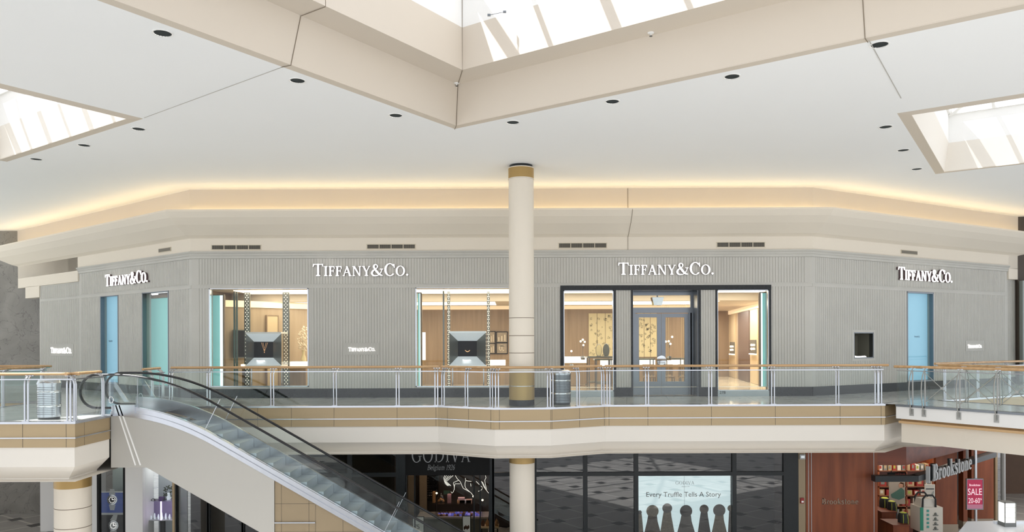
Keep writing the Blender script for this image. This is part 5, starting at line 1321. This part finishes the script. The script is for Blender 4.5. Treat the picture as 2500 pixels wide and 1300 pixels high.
# wooden piers
def pier(x0,x1,Y,dep,lb,m=M['redwood']):
    a,b=at(x0,1200,Y).x,at(x1,1200,Y).x; t=thing('wooden_pier',lb,'pier',((a+b)/2,Y,GZ),'red brown wooden piers'); MB().box(a,b,Y,Y+dep,GZ+.28,zb_-.02).build('shaft',m,t); MB().box(a-.02,b+.02,Y-.02,Y+dep,GZ,GZ+.28).build('base',mat('pier_base',(150,138,122),.4),t)
pier(2285,2337,26.4,.5,'broad red brown wooden pier left of the sale poster'); pier(2372,2430,27.2,.6,'broad red brown wooden pier behind the sale poster'); pier(2352,2362,26.8,.3,'narrow brown pier between the two broad ones')
o=bx('narrow_column',2430,1100,2436,1285,26.5,.1,M['tile']); tag(o,'narrow tan upright beside the right broad wooden pier','column')
# sale poster on its pole
FS=Frame((0,24.6),(30,24.6)); a=at(2361,1172,24.6); b=at(2399,1243,24.6); t=thing('sale_sign','crimson sale poster on a steel pole','poster',(at(2382,1290,24.7).x,24.7,GZ))
MB().box(a.x,b.x,24.6,24.64,b.z,a.z).build('board',mat('crimson',(172,30,72),.4,var=.12,scale=2,emit=(180,30,76),estr=.15),t)
mb=MB(); mb.box(a.x-.02,a.x,24.59,24.65,b.z,a.z); mb.box(b.x,b.x+.02,24.59,24.65,b.z,a.z); mb.box(a.x-.02,b.x+.02,24.59,24.65,a.z,a.z+.03); mb.box(a.x-.02,b.x+.02,24.59,24.65,b.z-.03,b.z); mb.build('frame',M['steeld'],t)
w=b.x-a.x; ww=M['sign']; pale=mat('pale_print',(240,214,222),.5,emit=(240,214,222),estr=.3)
write(FS,'Brookstone',a.x+w*.14,b.x-w*.14,a.z-.21,.07,0,.004,pale,'brand_lettering',t,wt=(.18,.08))
plain_text(FS,'SALE',a.x+w*.05,b.x-w*.05,at(2380,1208,24.6).z-.02,.001,pale,'sale_lettering',t,h=.21)
plain_text(FS,'20-60',a.x+w*.08,b.x-w*.18,at(2380,1228,24.6).z-.02,.001,pale,'percent_lettering',t,h=.17)
plain_text(FS,'%',b.x-w*.16,b.x-w*.05,at(2380,1222,24.6).z,.001,pale,'percent_mark',t,h=.06)
MB().box(a.x,b.x,24.594,24.6,b.z,b.z+.14).build('pale_foot',mat('pale_pink',(206,130,156),.4),t)  # paler pink strip along the foot of the board
xc=at(2382,1290,24.7).x; MB().tube([(xc,24.7,GZ),(xc,24.7,ztop)],.045,12).build('pole',M['steel'],t,smooth=50)
# goods in the open shop
struct((lambda m:(m.box(8.5,24,33,33.1,GZ,ztop),m.box(x0+.02,x0+.12,LY+.2,33,GZ,zb_),m)[2])(MB()).build('wall_gift_shop',mat('gift_shop_wall',(92,68,50),.6,var=.15)))
back=25.6
sh=thing('product_shelving','dark wooden shelving across the back of the open shop','shelf',(10.5,back+.3,GZ))
a=at(2148,1200,back).x; b=at(2284,1200,back).x
MB().box(a,b,back+.5,back+.56,GZ,-2.0).build('back_panel',M['redwoodx'],sh)
SHZ=[at(2200,y,back).z for y in (1151,1190,1212,1238,1262)]
for z in SHZ: MB().box(a,b,back+.1,back+.5,z-.03,z).build('shelf_board',mat('shelf_board',(120,72,44),.4),sh)
for x in (a,(a+b)/2,b-.04): MB().box(x,x+.04,back+.1,back+.5,GZ,-2.0).build('upright',M['redwood'],sh)
bc=[mat('box_white',(206,200,188),.5),mat('box_red',(150,44,36),.5),mat('box_tan',(170,146,110),.5),mat('box_grey',(120,120,116),.5),mat('box_lime',(150,160,60),.5)]
ordn=['first','second','third','fourth','fifth','sixth','seventh','eighth','ninth','tenth','eleventh','twelfth','thirteenth','fourteenth']
shn=['top shelf','second shelf','third shelf','fourth shelf','lowest shelf']
for j,z in enumerate(SHZ):
    n=[12,6,8,5,5][j]
    for i in range(n):
        wd=(b-a)/n*.72; x=a+(b-a)*(i+.14)/n+.03; h_=[.22,.24,.2,.24,.2][j]*(.8+.3*rn.random()); t=thing('boxed_product','%s boxed product from the left on the %s of the open shop'%(ordn[i],shn[j]),'box',(x,back+.15,z),'boxed goods on the shelves')
        MB().box(x,x+wd,back+.15,back+.38,z,z+h_).build('carton',bc[(i*3+j)%4],t); MB().box(x+wd*.15,x+wd*.7,back+.145,back+.15,z+h_*.3,z+h_*.8).build('printed_label',bc[(i+j*2+1)%5],t)
def poster(x0,y0,x1,y1,Y,m,lb,shapes,nm='display_board'):
    a=at(x0,y0,Y); b=at(x1,y1,Y); t=thing(nm,lb,'poster',((a.x+b.x)/2,Y,b.z)); MB().box(a.x,b.x,Y,Y+.03,b.z,a.z).build('board',m,t); F=Frame((0,Y),(30,Y))
    for (poly,mm,k) in shapes: mb=MB(); mb.fpoly(F,[(a.x+(b.x-a.x)*p[0],b.z+(a.z-b.z)*p[1]) for p in poly],.002,.006); mb.build(k,mm,t)
    MB().box((a.x+b.x)/2-.02,(a.x+b.x)/2+.02,Y+.03,Y+.06,GZ,a.z-.05).build('support',M['dark'],t)
    return t
skin=mat('printed_skin',(170,128,104),.6); green=mat('printed_green',(60,96,84),.6); hair=mat('printed_hair',(96,66,44),.7)
poster(2171,1178,2210,1232,24.9,mat('poster_grey',(150,140,128),.6),'grey poster of a person in a green top reclining in a chair',[([(.1,.45),(.45,.6),(.75,.75),(.95,.62),(.95,.3),(.6,.2),(.15,.3)],green,'printed_top'),([(.58,.8),(.7,.72),(.85,.78),(.88,.92),(.72,.98),(.6,.92)],skin,'printed_face'),([(.6,.9),(.72,1),(.92,.96),(.95,.78),(.86,.76),(.86,.9),(.7,.94)],hair,'printed_hair')])
poster(2258,1184,2283,1224,24.2,bc[0],'white box with a printed massage cushion topped by a red cap',[([(.1,.7),(.9,.7),(.9,.76),(.1,.76)],M['dark'],'print_line'),([(.12,.2),(.5,.3),(.85,.62),(.9,.5),(.6,.15)],M['mirrord'],'printed_cushion')],'product_box')
def backpack(x,y,Y,sc,lb):
    c=at(x,y,Y); t=thing('backpack',lb,'bag',(c.x,Y,c.z),'dark backpacks with lime tops'); r_=sc
    pr=[(r_*.55,0),(r_*.62,.05*sc),(r_*.62,1.1*sc),(r_*.5,1.45*sc),(.001,1.55*sc)]
    mb=MB(); mb.lathe((c.x,Y,c.z),pr,16); mb.build('body',mat('black_fabric',(34,36,34),.7),t,smooth=50)
    MB().lathe((c.x,Y,c.z+1.42*sc),[(r_*.5,0),(r_*.3,.12*sc),(.001,.15*sc)],16).build('lime_lid',mat('lime_fabric',(176,184,40),.6),t)
    mb=MB()
    for dx in (-.3,.3): mb.tube([(c.x+dx*sc,Y-.62*sc,c.z+.1*sc),(c.x+dx*sc,Y-.66*sc,c.z+.7*sc),(c.x+dx*.8*sc,Y-.5*sc,c.z+1.35*sc)],.05*sc,6)
    mb.build('strap',mat('lime_strap',(150,158,50),.6),t)
    MB().lathe((c.x,Y,c.z-.02),[(r_*.5,0),(r_*.5,.02)],12).build('foot',M['dark'],t)
def plinth(x0,x1,y,Y,dep,lb,m=M['redwoodx']):
    a=at(x0,y,Y); b=at(x1,y,Y); t=thing('display_plinth',lb,'table',((a.x+b.x)/2,Y,GZ),'wooden display plinths'); MB().box(a.x,b.x,Y,Y+dep,a.z-.04,a.z).build('top',m,t); MB().box(a.x+.02,b.x-.02,Y+.02,Y+dep-.02,GZ,a.z-.04).build('body',M['redwood'],t)
plinth(2152,2190,1251,23.6,.8,'taller wooden plinth under the left backpack'); plinth(2180,2222,1283,22.5,.8,'lower wooden plinth under the front backpack')
backpack(2177,1251,23.95,.23,'dark backpack with lime top on the taller plinth'); backpack(2205,1281,22.85,.24,'dark backpack with lime front on the lower plinth'); backpack(2160,1246,24.3,.26,'large black backpack behind, at the left edge of the open shop')
# white display carton with a cooler bag
a=at(2246,1240,22.8); b=at(2302,1296,22.8); t=thing('display_carton','tall white and green product carton in front of the wooden pier','box',((a.x+b.x)/2,22.8,GZ))
MB().box(a.x,b.x,22.8,23.35,b.z-.05,a.z).build('carton',bc[0],t); MB().box(a.x+.05,b.x-.05,22.85,23.3,GZ,b.z-.05).build('base',M['dark'],t)
MB().box(a.x,a.x+.1,22.79,22.8,b.z,a.z).build('green_stripe',mat('teal_green',(40,130,104),.5),t)
for k in range(5): z=a.z-.14-k*.12; MB().box(a.x+.2,a.x+.27,22.79,22.8,z,z+.07).build('teal_label',mat('teal_label',(70,150,140),.5),t); 
mb=MB()
for k in range(4): z=a.z-.2-k*.14; mb.ball((b.x-.22,22.8,z),.045,8); mb.box(b.x-.3,b.x-.14,22.788,22.8,z-.06,z-.03)
mb.build('printed_figure',M['mirrord'],t)
c=Vector(((a.x+b.x)/2-.05,23.05,a.z+.0)); t=thing('cooler_bag','white bag with black carrying straps on top of the white carton','bag',tuple(c)); mb=MB(); mb.hexa([(c.x-.24,22.85,c.z),(c.x+.24,22.85,c.z),(c.x+.24,23.25,c.z),(c.x-.24,23.25,c.z),(c.x-.2,22.9,c.z+.24),(c.x+.2,22.9,c.z+.24),(c.x+.2,23.2,c.z+.24),(c.x-.2,23.2,c.z+.24)]); mb.build('body',bc[0],t)
for y in (22.83,23.27): MB().tube([(c.x-.2,y,c.z-.12),(c.x-.19,y,c.z+.25),(c.x-.1,y,c.z+.36),(c.x+.1,y,c.z+.36),(c.x+.19,y,c.z+.25),(c.x+.2,y,c.z-.12)],.028,8).build('strap',mat('black_strap',(26,28,28),.6),t)
# red save sign above the canopy
a=at(2176,1155,22.6); b=at(2213,1162,22.6); t=thing('save_sign','small black and red sign standing on the dark canopy rail','sign',((a.x+b.x)/2,22.6,b.z)); MB().box(a.x-.1,b.x,22.6,22.63,b.z-.02,a.z).build('board',M['black'],t); F=Frame((0,22.6),(30,22.6)); plain_text(F,'SAVE 50-60%',a.x+.12,b.x-.04,b.z,.001,mat('red_print',(190,70,60),.5),'lettering',t,h=.06); MB().box(a.x,a.x+.02,22.61,22.63,kz1-.0,b.z).build('support',M['dark'],t)
# side window shop at the far right
r=sroot('window_41'); mb=MB(); FZ=Frame((16.9,27.4),(20.5,30.5))
for s in (0,.9,1.7,2.6): mb.fbox(FZ,s,s+.12,-.1,.02,GZ,ztop)
mb.fbox(FZ,0,3,-.1,.02,GZ,GZ+.3); mb.build('window_frame',M['letter'],r); MB().fbox(FZ,.1,2.6,-.06,-.05,GZ+.3,ztop).build('window_pane',M['dglass'],r)
struct((lambda m:(m.fbox(FZ,-.2,4.5,-1.2,-1.1,GZ,ztop),m)[1])(MB()).build('wall_far_shop',darkwall))
# kiosk with square lamp
Yk=19.6; a=at(2452,1228,Yk); b=at(2480,1287,Yk); t=thing('square_lantern','square white glowing lantern with a grey foot standing on the kiosk','lamp',((a.x+b.x)/2,Yk,b.z))
zb2=b.z+.10; w_=b.x-a.x; MB().box(a.x+.02,b.x-.02,Yk,Yk+w_-.04,zb2,a.z-.02).build('shade',emat('lantern_glow',(255,252,244),1.6),t); mb=MB()
for x in (a.x,b.x-.02):
    for y in (Yk-.02,Yk+w_-.04): mb.box(x,x+.02,y,y+.02,zb2,a.z)
for k in (1,2,3): z=zb2+(a.z-zb2)*k/4; mb.box(a.x,b.x,Yk-.012,Yk-.004,z-.004,z+.004)
mb.box(a.x,b.x,Yk-.02,Yk+w_-.02,a.z-.02,a.z); mb.build('frame',mat('lantern_frame',(150,150,146),.5),t); MB().box(a.x,b.x,Yk-.02,Yk+w_-.02,b.z,zb2).build('foot',mat('lantern_foot',(120,122,120),.5),t)
kz=b.z; t=thing('kiosk','white kiosk at the lower right corner carrying the square lantern','kiosk',(13.0,Yk,GZ)); wh=mat('kiosk_white',(240,244,250),.35)
p=at(2340,1300,18.9); MB().prism([(at(2330,1302,18.6).x,18.6),(13.6,18.3),(14.4,20.3),(b.x-.9,20.2)],kz-.14,kz).build('counter_top',wh,t); MB().prism([(11.3,18.7),(13.5,18.5),(14.2,20.1),(12.1,20.1)],GZ,kz-.14).build('body',wh,t)
MB().box(at(2430,1280,19.9).x,14.3,19.9,20.0,kz,at(2430,1274,19.9).z).build('back_rail',wh,t)

# ---------------------------------------------------------------- lower left
struct(MB().box(-34,-15.6,29.8,29.9,GZ,ztop).build('wall_lower_left',M['marble']))
mb=MB(); mb.box(at(98,1200,27).x,at(137,1200,27).x,27,27.6,GZ,ztop); mb.box(at(205,1200,24).x,at(238,1200,24).x,24,24.5,GZ,ztop); struct(mb.build('wall_lower_pier',M['white']))
mb=MB(); mb.box(at(310,1200,LY).x,at(352,1200,LY).x,LY-.1,LY+.6,GZ,ztop); mb.box(at(425,1200,LY).x,at(430,1200,LY).x,LY-.1,LY+.3,GZ,ztop); struct(mb.build('wall_lower_pier_white',M['white']))
struct(MB().box(at(425.5,1200,LY).x,at(431,1200,LY).x,LY-.14,LY-.1,GZ,ztop).build('trim_33',M['gold']))
r=sroot('window_42'); a,b=g(243)[0],g(306)[0]; mb=MB()
for q in ((a-.06,a),(b-.05,b+.03)): mb.fbox(FG,q[0],q[1],-.1,.04,GZ,ztop)
mb.build('window_frame',M['black'],r); MB().fbox(FG,a,b,-.04,-.03,GZ,ztop).build('window_pane',M['sglass'],r)
struct(MB().box(at(240,1200,LY).x,at(310,1200,LY).x,LY+.8,LY+.85,GZ,ztop).build('wall_watch_shop',mat('grey_green_wall',(110,120,116),.5)))
r=sroot('window_43'); a,b=g(353)[0],g(424)[0]; MB().fbox(FG,a,b,-.04,-.03,GZ,ztop).build('window_pane',M['sglass'],r)
struct(MB().box(at(352,1200,LY).x,at(425,1200,LY).x,LY+.9,LY+.95,GZ,ztop).build('wall_jewel_shop',mat('cool_white_wall',(176,182,186),.5)))
area('display_light',(-10.3,LY+.5,-1.7),.9,.3,6,(.92,.95,1)); area('display_light',(-11.6,LY+.4,-1.7),.6,.3,4,(1,1,1))
# watch posters
FW=Frame((-14,LY+.3),(0,LY+.3))
def watch(y0,y1,lb,bgm,cx,cy,R_,sh,dial):
    a,z1=FW.px(246,y0); b,_=FW.px(302,y0); z0=FW.px(246,y1)[1]; t=thing('watch_poster',lb,'poster',tuple(FW.pt((a+b)/2,0,z0)),'watch posters'); MB().fbox(FW,a,b,-.03,0,z0,z1).build('sheet',bgm,t)
    mb=MB()
    for q in ((a-.02,a,z0,z1),(b,b+.02,z0,z1),(a-.02,b+.02,z1-.01,z1+.02),(a-.02,b+.02,z0-.02,z0+.01)): mb.fbox(FW,q[0],q[1],-.03,.01,q[2],q[3])
    mb.build('frame',M['letter'],t)
    s,z=FW.px(cx,cy); 
    def disc(r0,r1,o,m,nm):
        mb=MB()
        for q in arc(0,0,r0,r0,r0-r1,r0-r1,0,360,28): mb.fpoly(FW,[(s+p[0]+sh*p[1]*.0,z+p[1]) for p in q],0,o)
        mb.build(nm,m,t)
    mb=MB(); 
    for sg in (1,-1):
        for k in range(4): zz=z+sg*(R_*1.0+k*R_*.28); w=R_*(.62-.06*k); mb.fbox(FW,s-w+sh*k*sg*.03,s+w+sh*k*sg*.03,0,.006,min(zz,zz+sg*R_*.24),max(zz,zz+sg*R_*.24))
    mb.build('bracelet',M['letter'],t)
    disc(R_,.001,.006,dial,'dial'); disc(R_*1.02,R_*.74,.009,M['steel'],'bezel')
    mb=MB()
    for k in range(12): an=k*math.pi/6; mb.fbox(FW,s+R_*.58*math.cos(an)-.01,s+R_*.58*math.cos(an)+.01,.006,.009,z+R_*.58*math.sin(an)-.01,z+R_*.58*math.sin(an)+.01)
    mb.fbox(FW,s-.006,s+.006,.006,.011,z,z+R_*.5); mb.fbox(FW,s,s+R_*.42,.006,.011,z-.006,z+.006); mb.build('markers',M['sign'],t)
watch(1203,1254,'upper watch poster, dark watch on a blue ground',mat('poster_navy',(34,52,96),.3,var=.25,scale=2,emit=(34,56,120),estr=.25),274,1221,.15,0,M['black'])
watch(1257,1312,'lower watch poster, pale watch on a black ground',mat('poster_black',(26,26,28),.3),277,1284,.15,.6,M['letter'])
# jewel display with lit edges
a=at(359,1226,22.6); b=at(424,1279,22.6); t=thing('jewel_showcase','small glass showcase with violet lit edges and small pieces','display case',((a.x+b.x)/2,22.6,GZ)); sl=Vector((0,0,0))
for x in (a.x,(a.x+b.x)/2,b.x-.03): MB().box(x,x+.03,22.6,22.63,b.z+.1,a.z).build('lit_edge',emat('violet_tube',(226,200,255),3.5),t)
MB().box(a.x-.03,b.x,22.58,23.0,a.z,a.z+.02).build('top_shelf',M['glass'],t); MB().box(a.x-.03,b.x,22.58,23.0,b.z+.08,b.z+.1).build('bottom_shelf',M['letter'],t); MB().box(a.x-.03,b.x,22.98,23.0,b.z+.1,a.z).build('back_panel',mat('violet_back',(112,104,126),.5,emit=(150,130,190),estr=.12),t)
MB().box((a.x+b.x)/2-.06,(a.x+b.x)/2+.06,22.7,22.8,GZ,b.z+.08).build('stand',M['dark'],t)
for k in range(12):
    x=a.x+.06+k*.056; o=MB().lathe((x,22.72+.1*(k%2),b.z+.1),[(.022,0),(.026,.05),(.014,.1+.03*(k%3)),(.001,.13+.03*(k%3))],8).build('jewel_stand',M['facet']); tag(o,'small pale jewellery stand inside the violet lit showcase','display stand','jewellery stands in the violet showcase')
c=at(412,1215,22.8); t=thing('potted_plant','dark leafy plant in a glass vase above the violet showcase','plant',(c.x,22.8,a.z+.02)); mb=MB(); rn=random.Random(8)
for k in range(46):
    p=Vector((c.x+rn.uniform(-.17,.13),22.8+rn.uniform(-.1,.1),c.z+rn.uniform(-.12,.34))); d=Vector((rn.uniform(-1,1),rn.uniform(-.5,.5),rn.uniform(-1,1))).normalized()*.05; e=d.cross(Vector((0,1,.2))).normalized()*.02; mb.quad(p-d,p+e,p+d,p-e)
mb.build('leaves',M['leaf'],t); mb=MB()
for k in range(5): mb.tube([(c.x,22.8,a.z+.08),(c.x+rn.uniform(-.12,.1),22.8,c.z+rn.uniform(0,.25))],.005,5)
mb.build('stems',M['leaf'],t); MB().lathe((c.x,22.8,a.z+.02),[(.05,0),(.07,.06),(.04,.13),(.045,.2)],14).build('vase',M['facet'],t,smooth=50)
o=bx('purple_box',387,1214,400,1225,22.75,.06,mat('purple_card',(84,56,110),.5)); tag(o,'small purple box standing on the violet lit showcase','box')
o=MB().tube([at(374,1224,22.7)+Vector((.06*math.cos(k),0,.03+.03*math.sin(k))) for k in range(7)],.012,6).build('dark_bracelet',M['black']); tag(o,'small dark bracelet lying on top of the violet lit showcase','bracelet')
